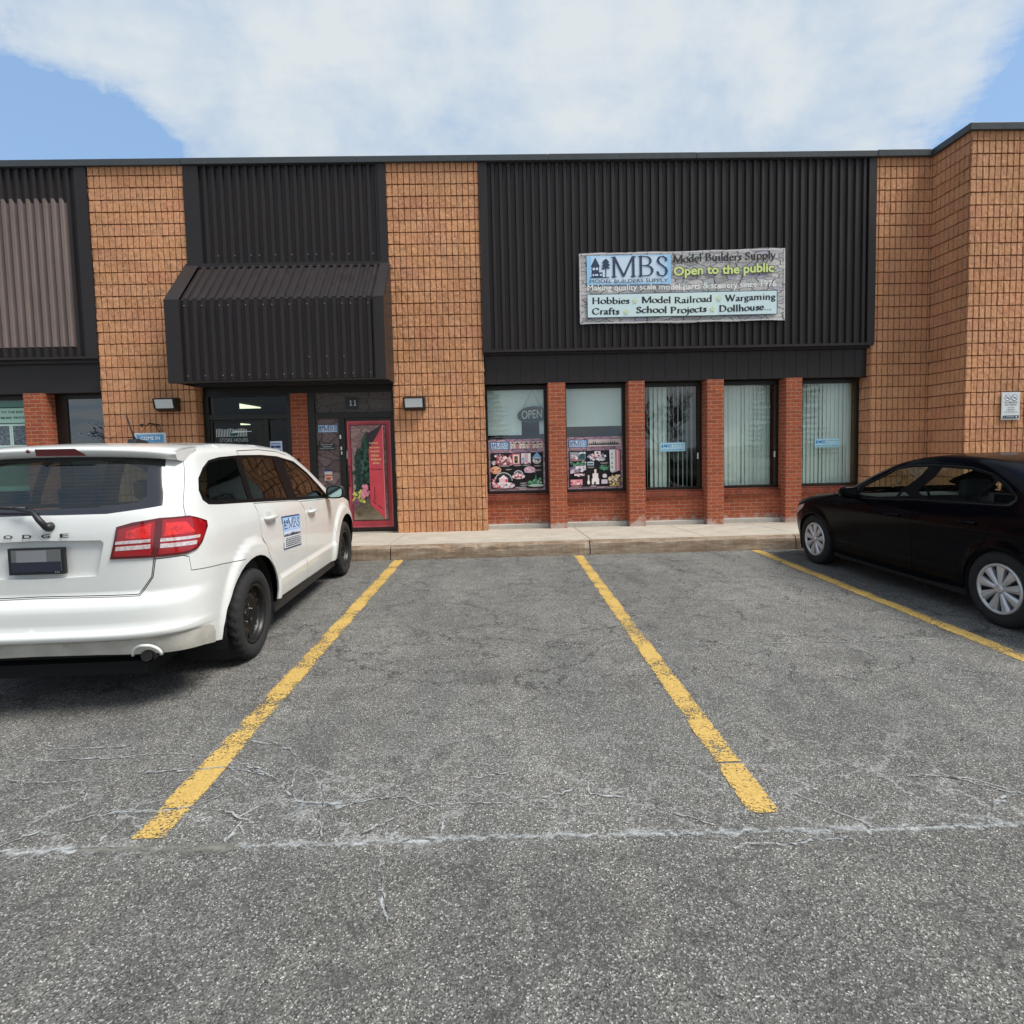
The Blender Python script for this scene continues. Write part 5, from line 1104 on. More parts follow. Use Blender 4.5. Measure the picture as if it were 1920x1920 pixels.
def D_(car, p):
    """panel outline points: ('S', x, z) on the flank, ('R', y, z) on the tail, ('F', y, z) on the nose"""
    if p[0] == 'S': return (car.s_side(p[1], p[2]), p[2])
    if p[0] == 'R': return (car.s_rear(p[1], p[2]), p[2])
    if p[0] == 'F': return (car.s_front(p[1], p[2]), p[2])
    return p
def S_(*pts): return [('S', *p) for p in pts]
def R__(*pts): return [('R', *p) for p in pts]
def F_(*pts): return [('F', *p) for p in pts]
def dens(poly, st=.035, closed=True):
    out = []
    for p, q in zip(poly, poly[1:]+poly[:1] if closed else poly[1:]):
        n = max(1, int(math.hypot(q[0]-p[0], q[1]-p[1])/st))
        out += [(p[0]+(q[0]-p[0])*i/n, p[1]+(q[1]-p[1])*i/n) for i in range(n)]
    return out
def inpoly(x, y, P):
    r = False; j = len(P)-1
    for i in range(len(P)):
        xi, yi = P[i]; xj, yj = P[j]
        if (yi > y) != (yj > y) and x < (xj-xi)*(y-yi)/(yj-yi)+xi: r = not r
        j = i
    return r
def shrink(P, d):
    """pull an outline in by d: leaves the shut line round a panel"""
    a = sum(p[0]*q[1]-q[0]*p[1] for p, q in zip(P, P[1:]+P[:1])); sg = 1 if a > 0 else -1; out = []
    for i in range(len(P)):
        p0, p, q = P[i-1], P[i], P[(i+1) % len(P)]
        n1 = (-(p[1]-p0[1]), p[0]-p0[0]); n2 = (-(q[1]-p[1]), q[0]-p[0])
        l1 = math.hypot(*n1) or 1; l2 = math.hypot(*n2) or 1; nx, ny = n1[0]/l1+n2[0]/l2, n1[1]/l1+n2[1]/l2; l = math.hypot(nx, ny) or 1
        k = min(1.6, 2/l if l > .2 else 1); out.append((p[0]+sg*nx/l*d*k if p[0] > 1e-4 else 0., p[1]+sg*ny/l*d*k))
    return out
class CarB:
    def __init__(s, car, root, keys=()):
        s.c = car; s.root = root; zs = [.17]; z = .17
        while z < 1.68:                                    # rows close enough on bonnet and tail
            st = .05 if z > 1.0 else .03
            while st > .004:
                e = max(math.dist(car.pt0(q, z), car.pt0(q, z+st)) for q in (0., 1.0, 2.5, 99.))
                if e < .085: break
                st *= .7
            z += st; zs.append(z)
        s.rows = sorted([q for q in zs if all(abs(q-k) > .008 for k in keys)]+list(keys))
    def poly(s, pts, st=.035): return dens([D_(s.c, p) for p in pts], st)
    def surf(s, sp, z, off, side):
        x, y, zz = s.c.pt(sp, z, off); return (x, -side*y, zz)    # side +1 = right flank
    def grid(s, mb, P, holes, off, side, mi=0, step=.05):
        xs = [p[0] for p in P]; ys = [p[1] for p in P]; verts = list(P); edges = [(i, (i+1) % len(P)) for i in range(len(P))]
        for H in holes:
            k = len(verts); verts += H; edges += [(k+i, k+(i+1) % len(H)) for i in range(len(H))]
        bd = list(verts)
        n = int((max(xs)-min(xs))/step)+1; cell = {}
        for x, y in bd: cell.setdefault((int(x/.02), int(y/.02)), []).append((x, y))
        for z in s.rows:
            if not min(ys) < z < max(ys): continue
            for i in range(n+1):
                x = math.floor(min(xs)/step)*step+i*step
                if not inpoly(x, z, P) or any(inpoly(x, z, H) for H in holes): continue
                cx, cy = int(x/.02), int(z/.02)
                if any(math.hypot(x-a, z-b) < .010 for u in (-1, 0, 1) for v in (-1, 0, 1) for a, b in cell.get((cx+u, cy+v), ())): continue
                verts.append((x, z))
        V, _, Fc, *_r = delaunay_2d_cdt([Vector(v) for v in verts], edges, [], 0, 1e-6)
        k = len(mb.v); used = {}
        for f in Fc:
            gx = sum(V[i].x for i in f)/len(f); gz = sum(V[i].y for i in f)/len(f)
            if not inpoly(gx, gz, P) or any(inpoly(gx, gz, H) for H in holes): continue
            ids = []
            for i in f:
                if i not in used:
                    u, z = V[i]; p = Vector(s.surf(u, z, off, side)); used[i] = mb.vert(p)
                    e = .012; nn = (Vector(s.surf(u+e, z, off, side))-Vector(s.surf(max(u-e, 0), z, off, side))).cross(Vector(s.surf(u, z+e*.5, off, side))-Vector(s.surf(u, z-e*.5, off, side)))*(side)
                    if nn.length > 1e-9: mb.nrm[used[i]] = tuple(nn.normalized())
                ids.append(used[i])
            if side < 0: ids = ids[::-1]
            mb.idx(ids, mi, True)
    def skirt(s, mb, P, o0, o1, side, mi=0):
        a = [s.surf(*p, o0, side) for p in P]; b = [s.surf(*p, o1, side) for p in P]
        for i in range(len(P)):
            j = (i+1) % len(P)
            if P[i][0] < 1e-4 and P[j][0] < 1e-4: continue
            mb.face([a[i], a[j], b[j], b[i]], mi, False)
    def panel(s, name, mats, pts, holes=(), off=0., sides=(1,), parent=None, gap=0., edge=.012, step=.05, solid=True):
        mb = MB(); P = s.poly(pts)
        if gap: P = shrink(P, gap)
        H = [s.poly(h) if h and isinstance(h[0][0], str) else h for h in holes]
        for sd_ in sides:
            s.grid(mb, P, H, off, sd_, 0, step)
            if edge:
                s.skirt(mb, P, off, off-edge, sd_)
                for h in H: s.skirt(mb, h, off, off-edge, sd_)
        o = mb.build(name, mats); o.parent = parent or s.root; return o
    def ring(s):
        out = []; c = s.c; n = 90
        z = c.ztop(0.); smax = c.s_front(0, c.ztop(1.7))
        for i in range(n+1):
            sp = smax*i/n; z = c.ztop(1.0)
            for _ in range(12): z = c.ztop(c.plan(sp, z)[0])
            out.append((min(sp, c.s_front(0, z)), z))
        return out
    def roof(s, mb, crown, mi=0, off=0.):
        rg = [s.c.pt0(*q) for q in s.ring()]; ym = max(p[1] for p in rg); T = [-1, -.97, -.9, -.75, -.5, -.25, 0, .25, .5, .75, .9, .97, 1]; rows = []
        for x, y, z in rg: rows.append([mb.vert((x, -y*t, z+off+crown*(1-t*t)*(y/ym)**2)) for t in T])
        for a, b in zip(rows, rows[1:]):
            for j in range(len(T)-1): mb.idx([a[j], b[j], b[j+1], a[j+1]], mi, True)
    def arch(s, ax, az, r, x0, x1, zb, n=18):
        """wheel opening outline from rear foot to front foot"""
        a0 = math.acos(max(-1, min(1, x0/r))); pts = [(ax+x0, zb)]
        t0 = math.atan2(zb-az, x0) % (2*math.pi); t1 = math.atan2(zb-az, x1)
        if t0 > math.pi*1.5: t0 -= 2*math.pi
        for i in range(n+1):
            t = t0+(t1-t0)*i/n; rx = abs(x0) if math.cos(t) < 0 else abs(x1)
            pts.append((ax+(rx/abs(math.cos(t0 if math.cos(t) < 0 else t1)))*math.cos(t), az+r*math.sin(t)))
        return S_(*pts)
TYRE = mat('tyre_rubber', (.013, .013, .0135), .85, bump=.3, bscale=90); STEELW = mat('black_steel_wheel', (.012, .011, .010), .38, .3); SILV = mat('silver_wheel', (.58, .58, .59), .36, .55)
CHROME = mat('chrome', (.7, .7, .72), .12, 1.0); DARKIN = mat('wheel_well', (.006, .006, .006), .95); RUB = mat('black_trim', (.012, .012, .013), .5); GLOSSB = mat('gloss_black_trim', (.005, .005, .006), .45, 0, .0, spec=.10)
def wheel(root, x, y, r, w, side, rimr, kind, name='wheel'):
    """side -1: outer face towards +y (left), +1: towards -y (right)"""
    e = bpy.data.objects.new(name, None); COL.objects.link(e); e.parent = root; e.location = (x, y, r)
    e.rotation_euler = (0, 0, math.pi if side < 0 else 0)      # modelled with the outer face at -y
    hw = w/2; seg = 120
    prof = [(-hw*.55, rimr-.004), (-hw*.80, rimr+.004), (-hw*.98, rimr+.022), (-hw*1.04, (rimr+r)*.5), (-hw*.99, r-.030), (-hw*.86, r-.008), (-hw*.70, r-.001), (-hw*.45, r), (-hw*.40, r-.010), (-hw*.33, r-.010), (-hw*.28, r), (0, r+.001), (hw*.28, r), (hw*.33, r-.010), (hw*.40, r-.010), (hw*.45, r), (hw*.70, r-.001), (hw*.86, r-.008), (hw*.99, r-.030), (hw*1.04, (rimr+r)*.5), (hw*.9, rimr+.01), (hw*.55, rimr-.004)]
    def wob(i, j):
        if 5 <= i <= 7 or 14 <= i <= 16: return -.015 if (j+(i if i < 10 else -i)) % 4 == 0 else 0
        if 10 <= i <= 12: return -.013 if (j+2*i) % 4 == 0 else 0
        return 0
    m = MB(); m.lathe(prof, 0, 0, 0, 'y', seg, 0, True, wob if kind == 'steel' else None); o = m.build('tyre', TYRE); o.parent = e
    m = MB()
    if kind == 'steel':
        R0 = rimr
        m.lathe([(-hw*.80, R0+.006), (-hw*.92, R0+.004), (-hw*.90, R0-.010), (-hw*.62, R0-.016), (-hw*.40, R0-.022), (-hw*.34, R0-.035), (-hw*.50, R0*.78), (-hw*.56, R0*.66), (-hw*.52, R0*.54), (-hw*.36, R0*.47), (-hw*.34, R0*.20), (-hw*.46, R0*.18), (-hw*.48, 0.0001)], 0, 0, 0, 'y', 64, 0)
        for i in range(16):                                # flat black patches round the disc, the dark of vent holes put into colour
            t = 2*math.pi*i/16; c = R0*.745; q = []
            for k in range(10):
                a = 2*math.pi*k/10; rr_, tt = c+.019*math.cos(a), t+.013/c*1.1*math.sin(a)*1.0; q.append((rr_*math.cos(tt), -hw*.525-.0035, rr_*math.sin(tt)))
            m.face(q, 1)
        for i in range(5):
            t = 2*math.pi*i/5+.3; m.lathe([(-hw*.36-.022, .0001), (-hw*.36-.020, .009), (-hw*.36, .010)], R0*.30*math.cos(t), 0, R0*.30*math.sin(t), 'y', 6, 2, False)
        o = m.build('rim', [STEELW, DARKIN, CHROME]); o.parent = e
    else:
        m.lathe([(-hw*.70, rimr+.008), (-hw*.98, rimr+.006), (-hw*1.0, rimr-.004), (-hw*.96, rimr-.016), (-hw*.80, rimr-.020)], 0, 0, 0, 'y', 64, 0)
        m.lathe([(-hw*.60, rimr-.004), (-hw*.58, 0.0001)], 0, 0, 0, 'y', 40, 1)
        ns_ = 9
        for i in range(ns_):                               # broad flared spokes, each with a raised spine
            t = 2*math.pi*(i+.25)/ns_; pr_ = []
            for rr_, ww, yy in ((.030, .015, -hw*.92), (.075, .0215, -hw*.95), (.125, .030, -hw*.97), (rimr-.010, .044, -hw*.95)):
                pr_.append([(rr_, -ww, yy+.010), (rr_, -ww*.35, yy), (rr_, ww*.45, yy-.001), (rr_, ww, yy+.012)])
            def W_(p): return (p[0]*math.cos(t)-p[1]*math.sin(t), p[2], p[0]*math.sin(t)+p[1]*math.cos(t))
            for a, b in zip(pr_, pr_[1:]):
                for k in range(3): m.face([W_(a[k]), W_(a[k+1]), W_(b[k+1]), W_(b[k])], 0)
            for a, b in zip(pr_, pr_[1:]):
                for k in (0, 3):
                    p, q = W_(a[k]), W_(b[k]); m.face([p, q, (q[0], -hw*.6, q[2]), (p[0], -hw*.6, p[2])], 0)
        m.lathe([(-hw*.90, .040), (-hw*1.02, .036), (-hw*1.04, .030), (-hw*1.04, .0001)], 0, 0, 0, 'y', 28, 0)
        for i in range(5):
            t = 2*math.pi*i/5; m.lathe([(-hw*.78, .0001), (-hw*.76, .008), (-hw*.6, .008)], .056*math.cos(t), 0, .056*math.sin(t), 'y', 6, 3, False)
        y_ = -hw*1.05; m.lathe([(y_, .027), (y_-.001, .025), (y_, .023)], 0, 0, 0, 'y', 28, 3)
        for (a, b) in (((-.012, .022), (0, .002)), ((.012, .022), (0, .002)), ((-.021, .010), (-.009, -.020)), ((-.009, -.020), (0, -.001)), ((0, -.001), (.009, -.020)), ((.009, -.020), (.021, .010))):
            d = Vector((b[0]-a[0], b[1]-a[1])).normalized(); nx, nz = -d.y*.0025, d.x*.0025; m.face([(a[0]+nx, y_, a[1]+nz), (b[0]+nx, y_, b[1]+nz), (b[0]-nx, y_, b[1]-nz), (a[0]-nx, y_, a[1]-nz)], 3)
        o = m.build('rim', [SILV, DARKIN, STEELW, CHROME]); o.parent = e
    return e
def well(mb, x, yo, yi, r, z):
    n = 20
    for i in range(n):
        t0, t1 = -.5+ (math.pi+1.0)*i/n, -.5+(math.pi+1.0)*(i+1)/n; a = (x+r*math.cos(t0), z+r*math.sin(t0)); b = (x+r*math.cos(t1), z+r*math.sin(t1))
        mb.face([(a[0], yo, a[1]), (b[0], yo, b[1]), (b[0], yi, b[1]), (a[0], yi, a[1])]); mb.face([(a[0], yi, a[1]), (b[0], yi, b[1]), (x, yi, z)])
def cushion(mb, x0, x1, y0, y1, z0, z1, lean=0., r=.05, mi=0):
    """rounded upholstered slab, leaning back with height"""
    n = 8; k = len(mb.v); secs = []
    for i in range(n+1):
        t = i/n; z = z0+(z1-z0)*t; e = r*(1-math.sqrt(max(0, 1-(2*t-1)**8))); row = []
        for a in range(16):
            g = 2*math.pi*a/16; cx, cy = abs(math.cos(g))**.5*math.copysign(1, math.cos(g)), abs(math.sin(g))**.5*math.copysign(1, math.sin(g))
            row.append(mb.vert(((x0+x1)/2+cx*((x1-x0)/2-e)-lean*t, (y0+y1)/2+cy*((y1-y0)/2-e), z)))
        secs.append(row)
    for a, b in zip(secs, secs[1:]):
        for j in range(16): mb.idx([a[j], a[(j+1) % 16], b[(j+1) % 16], b[j]], mi, True)
    mb.idx(secs[0][::-1], mi); mb.idx(secs[-1], mi)
def seats(root, rows, mt):
    for x, ys_, zb, zt, lean in rows:
        for y in ys_:
            m = MB(); cushion(m, x-.05, x+.42, y-.24, y+.24, zb, zb+.16, 0, .05); cushion(m, x-.09, x+.06, y-.235, y+.235, zb+.12, zt-.17, lean, .06); cushion(m, x-.06-lean, x+.04-lean, y-.135, y+.135, zt-.13, zt+.06, .02, .05); m.tube([(x-.01-lean*.9, y-.06, zt-.22), (x-.01-lean, y-.06, zt-.1)], .008, 5); m.tube([(x-.01-lean*.9, y+.06, zt-.22), (x-.01-lean, y+.06, zt-.1)], .008, 5)
            o = m.build('seat', mt); o.parent = root
def mirror_shell(root, x, y, z, side, paint, h=.15, w=.21, gl=(.45, .62, .58)):
    """door mirror: side +1 right"""
    m = MB(); sgn = -side
    secs = []
    for i, (dx, k) in enumerate(((-.035, .90), (-.03, 1.0), (.02, 1.0), (.07, .80), (.10, .40))):
        secs.append([m.vert((x+dx, sgn*(y+.04+w/2+ (w/2)*k*(abs(math.cos(g))**.6)*math.copysign(1, math.cos(g))), z+(h/2)*k*(abs(math.sin(g))**.6)*math.copysign(1, math.sin(g)))) for g in [2*math.pi*a/20 for a in range(20)]])
    for a, b in zip(secs, secs[1:]):
        for j in range(20): m.idx([a[j], a[(j+1) % 20], b[(j+1) % 20], b[j]], 0, True)
    m.idx(secs[-1], 0); m.tube([(x+.03, sgn*(y-.03), z-.07), (x+.03, sgn*(y+.08), z-.03)], .028, 8)
    o = m.build('mirror', paint); o.parent = root
    m = MB(); m.face([(x-.0365, sgn*(y+.04+w/2+(w/2)*.80*(abs(math.cos(g))**.6)*math.copysign(1, math.cos(g))), z+(h/2)*.78*(abs(math.sin(g))**.6)*math.copysign(1, math.sin(g))) for g in [2*math.pi*a/20 for a in range(20)]])
    q = m.build('mirror_glass', mat('mirror_silver_%d' % int(gl[0]*100), gl, .03, 1.0)); q.parent = o
# ---- the white crossover
WPAINT = mat('white_car_paint', (.68, .685, .655), .30, 0, .9, var=.03, vscale=2.5); RED = mat('red_lamp_lens', (.30, .006, .010), .12, 0, .8); RED2 = mat('bright_red_reflector', (.62, .020, .018), .2, 0, .8, var=.45, vscale=30); RED3 = mat('deep_red_lens', (.10, .004, .006), .12, 0, .8); CLR = mat('clear_lamp_lens', (.62, .52, .52), .15, .2, .8, var=.35, vscale=60)
CGL = glass('car_side_glass', (.24, .30, .28), .0, 0.0, .9); RGL = glass('car_rear_glass', (.55, .70, .66), .05, 0.0, 1.0); WGL = glass('windscreen_glass', (.70, .80, .76), .03, 0.0, 1.2)
UPH = mat('dark_upholstery', (.030, .031, .034), .9)
def van():
    rt = thing('white_car', 'white crossover car parked nose in with red tail lights and black steel wheels', 'car', (-2.815, 4.45, 0), R(90+1.5))
    b = CarB(VAN, rt, (.484, .490, .518, .528, .540, .556, .655, .668, .680, .700, .722, .742, .75))
    FA = 2.93
    archr = b.arch(0.0, .345, .445, -.555, .487, .318); archf = b.arch(FA, .345, .440, -.42, .47, .29)
    sill = S_((.487, .318), (2.51, .29))
    bot = R__((0, .40), (.35, .395), (.53, .385), (.70, .37)) + S_((-.74, .352), (-.60, .325))
    front = S_((3.45, .27)) + F_((.6, .25), (.3, .235), (0, .235))
    top = b.ring()
    outline = bot + archr + archf + front + [D_(VAN, ('F', 0, q)) for q in (.5, .8, .92, .98, 1.03, 1.1, 1.3, 1.5)] + top[::-1]
    tail = R__((0, .745), (.261, .742), (.581, .737), (.652, .838), (.670, .955), (.74, 1.0)) + S_((-.80, 1.10), (-.754, 1.203), (-.733, 1.273), (-.604, 1.475), (-.559, 1.57), (-.53, 1.60)) + R__((.5, 1.612), (.25, 1.612), (0, 1.612))
    bump = bot + archr[:13] + S_((-.182, .803), (-.5, .832), (-.797, .854), (-.802, .941)) + R__((.80, .955), (.672, .95), (.654, .838), (.583, .733), (.261, .738), (0, .741))
    # keep only the part of the opening below the bumper seam
    ca = [p for p in archr if not (p[1] > -.20)]
    bump = bot + ca + S_((-.182, .803), (-.5, .832), (-.797, .854), (-.802, .941)) + R__((.80, .955), (.672, .95), (.654, .838), (.583, .733), (.261, .738), (0, .741))
    dlo = S_((-.51, 1.240), (-.565, 1.275), (-.57, 1.34), (-.52, 1.42), (-.415, 1.488), (-.30, 1.535), (-.11, 1.557), (.24, 1.567), (.70, 1.564), (1.08, 1.546), (1.505, 1.486), (1.80, 1.362), (2.064, 1.213), (2.28, 1.052), (2.2, 1.048), (1.22, 1.112), (1.04, 1.128), (.2, 1.187), (.1, 1.195))
    ar2 = [p for p in archr if p[1] > .262]
    door_r = S_((.199, 1.181), (.221, 1.122), (.214, 1.02), (.213, .908), (.262, .765)) + ar2 + S_((1.335, .31), (1.319, .5), (1.371, .874), (1.365, 1.018), (1.275, 1.096), (1.22, 1.108), (1.04, 1.124))
    door_f = S_((1.275, 1.096), (1.365, 1.018), (1.371, .874), (1.319, .5), (1.335, .31), (2.46, .293), (2.43, .60), (2.42, .85), (2.36, .98), (2.26, 1.044), (2.2, 1.044))
    ws = F_((0, 1.07), (.4, 1.075), (.70, 1.10), (.60, 1.40), (.54, 1.55), (.25, 1.57), (0, 1.572))
    P = b.poly
    m = MB(); H = [P(tail), P(bump), P(dlo), P(door_r), P(door_f), P(ws)]
    for sd_ in (1, -1):
        b.grid(m, P(outline), H, 0., sd_, 0, .03)
        for h in H[2:3]: b.skirt(m, h, 0, -.02, sd_)
    b.roof(m, .022)
    m.build('body', WPAINT, rt)
    # dark carcass just under the skin: seen only in the shut lines
    m = MB()
    for sd_ in (1, -1): b.grid(m, P(bot+archr+archf+front+[D_(VAN, ('F', 0, .9))]+F_((.5, .9))+S_((3.1, .95), (2.2, 1.02), (1.04, 1.10), (.1, 1.17), (-.5, 1.21), (-.72, 1.22))+R__((.6, 1.22), (0, 1.22))), [P(R__((0, .84), (.37, .85), (.42, 1.07), (.40, 1.095), (0, 1.10)))], -.016, sd_, 0, .08)
    m.build('inner_shell', DARKIN, rt)
    glz = R__((0, 1.235), (.115, 1.233), (.409, 1.233), (.693, 1.267), (.634, 1.576), (.3, 1.584), (0, 1.584)); clr = R__((0, 1.268), (.34, 1.272), (.56, 1.295), (.600, 1.33), (.555, 1.53), (.52, 1.547), (.2, 1.553), (0, 1.553))
    rec = R__((0, .855), (.355, .862), (.40, 1.06), (.385, 1.078), (0, 1.086))
    m = MB(); T = shrink(P(tail), .005)
    for sd_ in (1, -1):
        b.grid(m, T, [P(glz), P(rec)], 0., sd_); b.skirt(m, T, 0, -.014, sd_); b.skirt(m, P(glz), 0, -.012, sd_)
        b.grid(m, P(rec), [], -.028, sd_); b.skirt(m, P(rec), 0, -.028, sd_)
    tg = m.build('tailgate', WPAINT, rt)
    m = MB()
    for sd_ in (1, -1): b.grid(m, P(glz), [P(clr)], -.005, sd_)
    rw = m.build('rear_window', mat('tinted_glass_band', (.018, .018, .024), .12, 0, .6), tg)
    m = MB()
    for sd_ in (1, -1): b.grid(m, P(clr), [], -.006, sd_)
    m.build('rear_pane', RGL, tg)
    m = MB()
    for i in range(11):                                    # heater wires
        z = 1.30+i*.022; w_ = .56-.10*abs(z-1.40)
        if z > 1.535: break
        for sd_ in (1, -1):
            pts = [b.surf(*D_(VAN, ('R', w_*q/8, z)), -.009, sd_) for q in range(9)]; m.tube(pts, .0011, 4, 0, False)
    m.build('heater_wire', mat('heater_wire', (.10, .07, .05), .6), tg)
    m = MB(); Bp = shrink(P(bump), .005)
    for sd_ in (1, -1): b.grid(m, Bp, [], .004, sd_, 0, .028); b.skirt(m, Bp, .004, -.03, sd_)
    bp = m.build('rear_bumper', WPAINT, rt)
    val = bot[:-1] + S_((-.62, .328), (-.63, .40), (-.66, .455), (-.72, .478), (-.80, .484)) + R__((.75, .485), (.4, .484), (0, .484))
    b.panel('bumper_valance', mat('dirty_valance', (.44, .42, .37), .6, var=.2, vscale=5), val, off=.0065, sides=(1, -1), parent=bp, edge=.006, step=.05)
    for sd_ in (1, -1):
        d1 = b.panel('door', WPAINT, door_r, off=0.001, sides=(sd_,), gap=.005, step=.03); d2_ = b.panel('door', WPAINT, door_f, off=0.001, sides=(sd_,), gap=.005, step=.03)
        gq = S_((-.47, 1.270), (-.525, 1.295), (-.53, 1.345), (-.485, 1.42), (-.395, 1.478), (-.29, 1.518), (-.10, 1.538), (.175, 1.548), (.150, 1.218)); gr = S_((.275, 1.549), (.72, 1.546), (.955, 1.532), (1.02, 1.158), (.237, 1.214)); gf = S_((1.225, 1.512), (1.5, 1.462), (1.78, 1.345), (2.02, 1.208), (2.185, 1.082), (1.25, 1.140))
        b.panel('window_trim', GLOSSB, dlo, [gq, gr, gf], -.004, (sd_,), edge=.01)
        b.panel('side_window', CGL, gq, off=-.008, sides=(sd_,), edge=0); b.panel('side_window', CGL, gr, off=-.008, sides=(sd_,), parent=d1, edge=0); b.panel('side_window', CGL, gf, off=-.008, sides=(sd_,), parent=d2_, edge=0)
        for par, hx, hz in ((d1, .43, 1.036), (d2_, 1.575, .965)):
            m = MB(); cs = []
            P_ = []
            for i in range(9):
                t = i/8; q = b.surf(*D_(VAN, ('S', hx-.12+.24*t, hz+.004)), .008+.030*math.sin(math.pi*t)**.4, sd_); P_.append(q)
            m.tube(P_, [.010]+[.017]*7+[.010], 10); cup = S_((hx-.06, hz-.02), (hx, hz-.028), (hx+.06, hz-.02), (hx+.05, hz+.045), (hx, hz+.055), (hx-.05, hz+.045)); b.grid(m, P(cup), [], .0025, sd_, 1)
            m.build('door_handle', [WPAINT, mat('handle_cup', (.50, .50, .48), .4)], par)
        # tail lamp: smoked surround, red units split by a bar, two clear reversing strips
        lo = R__((.435, .962), (.475, 1.155), (.56, 1.178), (.69, 1.196)) + S_((-.743, 1.194), (-.68, 1.172), (-.615, 1.145), (-.625, 1.11), (-.669, 1.069), (-.71, 1.02), (-.754, .983)) + R__((.815, .962), (.75, .96), (.67, .960))
        lm = b.panel('tail_light', RED3, lo, off=.010, sides=(sd_,), edge=.016, step=.03)
        def lens(mt, pts, off): 
            o = b.panel('lens', mt, pts, off=off, sides=(sd_,), parent=lm, edge=.003, step=.03); return o
        lens(RED, R__((.455, .978), (.490, 1.140), (.672, 1.180), (.655, .975)), .0135); lens(RED, R__((.69, .975), (.705, 1.184)) + S_((-.74, 1.182), (-.68, 1.160), (-.637, 1.135), (-.685, 1.065), (-.765, .99)) + R__((.80, .975)), .0135)
        lens(RED2, R__((.525, 1.082), (.533, 1.128), (.655, 1.165), (.655, 1.078)), .0150); lens(RED2, R__((.715, 1.085), (.722, 1.165)) + S_((-.775, 1.160), (-.745, 1.09)), .0150)
        for z0, z1 in ((1.050, 1.068), (1.012, 1.036)):
            lens(CLR, R__((.470, z0), (.474, z1), (.655, z1+.006), (.652, z0+.004)), .0155); lens(CLR, R__((.70, z0+.002), (.702, z1+.004)) + S_((-.720 if z0 > 1.03 else -.75, z1), (-.73 if z0 > 1.03 else -.76, z0)), .0155)
        # rocker, door-frame seam
        m = MB(); yy = -sd_*.84; m.box(.50, 2.50, yy-.025, yy+.025, .205, .30); m.build('rocker', RUB, rt, bevel=.01)
        b.panel('door_seam', RUB, S_((.235, 1.572), (.232, 1.605), (.70, 1.612), (1.10, 1.592), (1.35, 1.552), (1.35, 1.548), (1.10, 1.588), (.70, 1.608), (.237, 1.601), (.240, 1.572)), off=.0012, sides=(sd_,), edge=0)
        mirror_shell(rt, 2.18, .85, 1.118, sd_, RUB, .150, .20)
    # spoiler with its brake lamp
    m = MB(); n = 40; rows = []
    for i in range(n+1):
        t = -1+2*i/n; y = .715*t; c = .028*t*t+.012*abs(t)**8; xx = .055*abs(t)**3+.05*abs(t)**10
        rows.append([m.vert((px+xx*k, y, pz-c)) for px, pz, k in ((-.42, 1.672, .3), (-.62, 1.660, .8), (-.765, 1.640, 1), (-.782, 1.630, 1), (-.780, 1.618, 1), (-.765, 1.588, 1), (-.70, 1.578, 1), (-.60, 1.60, .8))])
    for a, b2 in zip(rows, rows[1:]):
        for j in range(7): m.idx([a[j], a[j+1], b2[j+1], b2[j]], 0, True)
    m.idx(rows[0], 0); m.idx(rows[-1][::-1], 0); sp = m.build('spoiler', WPAINT, tg)
    m = MB(); 
    def sp_pt(y, z): t = y/.715; return (-.782+.055*abs(t)**3-.004+(1.62-z)*-.10+(0.012 if z < 1.6 else 0), y, z-.028*t*t)
    m.face([sp_pt(.075, 1.634), sp_pt(-.165, 1.634), sp_pt(-.225, 1.590), sp_pt(.075, 1.592)]); m.lathe([(-.0, .012), (-.006, .010), (-.007, .0001)], -.785, .115, 1.622, 'x', 10); m.build('brake_lamp', RED3, sp)
    # number plate with its frame (blanked figures), lettering, wiper
    m = MB(); xb = -.958; ry0, ry1 = .145, -.178
    m.box(xb, xb+.02, ry1, ry0, .885, 1.045, 0); m.box(xb-.003, xb, ry1+.02, ry0-.02, .902, 1.034, 1); m.box(xb-.0042, xb-.003, ry1+.02, ry0-.02, .902, .962, 2); m.box(xb-.005, xb-.0042, ry1+.10, ry0-.05, .962, 1.030, 3)
    for y in (-.125, -.135, -.145): m.box(xb-.006, xb-.005, y-.002, y+.002, .893, .903, 3)
    m.build('number_plate', [RUB, mat('plate_grey', srgb(96, 98, 98), .5), mat('plate_navy', srgb(34, 36, 52), .5), mat('plate_light', srgb(128, 130, 132), .5)], tg)
    em = Print((-.9505, .0, 1.102), (0, -1, 0), (0, 0, 1), .0005, .001); DK = mat('badge_dark', (.05, .05, .05), .3, .6)
    for i, ch in enumerate('DODGE'): em.text(ch, -.275+.108*i, 0, .052, .024, DK, .02)
    em.build('badge', tg)
    m = MB(); m.lathe([(0, .028), (-.03, .026), (-.045, .016), (-.05, .0001)], -.93, -.095, 1.168, 'x', 14); m.tube([(-.965, -.095, 1.165), (-.975, -.06, 1.215), (-.965, -.02, 1.262), (-.95, .10, 1.285)], [.020, .018, .014, .010], 8); m.tube([(-.945, .03, 1.283), (-.935, .40, 1.30)], .010, 6)
    m.build('wiper', RUB, tg)
    m = MB(); m.tube([(-.965, -.625, .365), (-.80, -.625, .37)], .040, 16, caps=False); m.tube([(-.975, -.625, .368), (-.90, -.625, .37)], .033, 16); m.build('exhaust_pipe', [mat('sooty_steel', (.05, .05, .05), .5, .7)], rt)
    m = MB(); m.tube([(-.992+.005*abs(t), -.625+.085*math.cos(R(180-180*i/12)), .372+.068*math.sin(R(180-180*i/12))) for i, t in enumerate([k-6 for k in range(13)])], .010, 8); m.build('exhaust_cutout', WPAINT, bp)
    # magnetic sign on the right rear door
    mg = Print((0, 0, 0), (1, 0, 0), (0, 0, 1), .00012, .0)
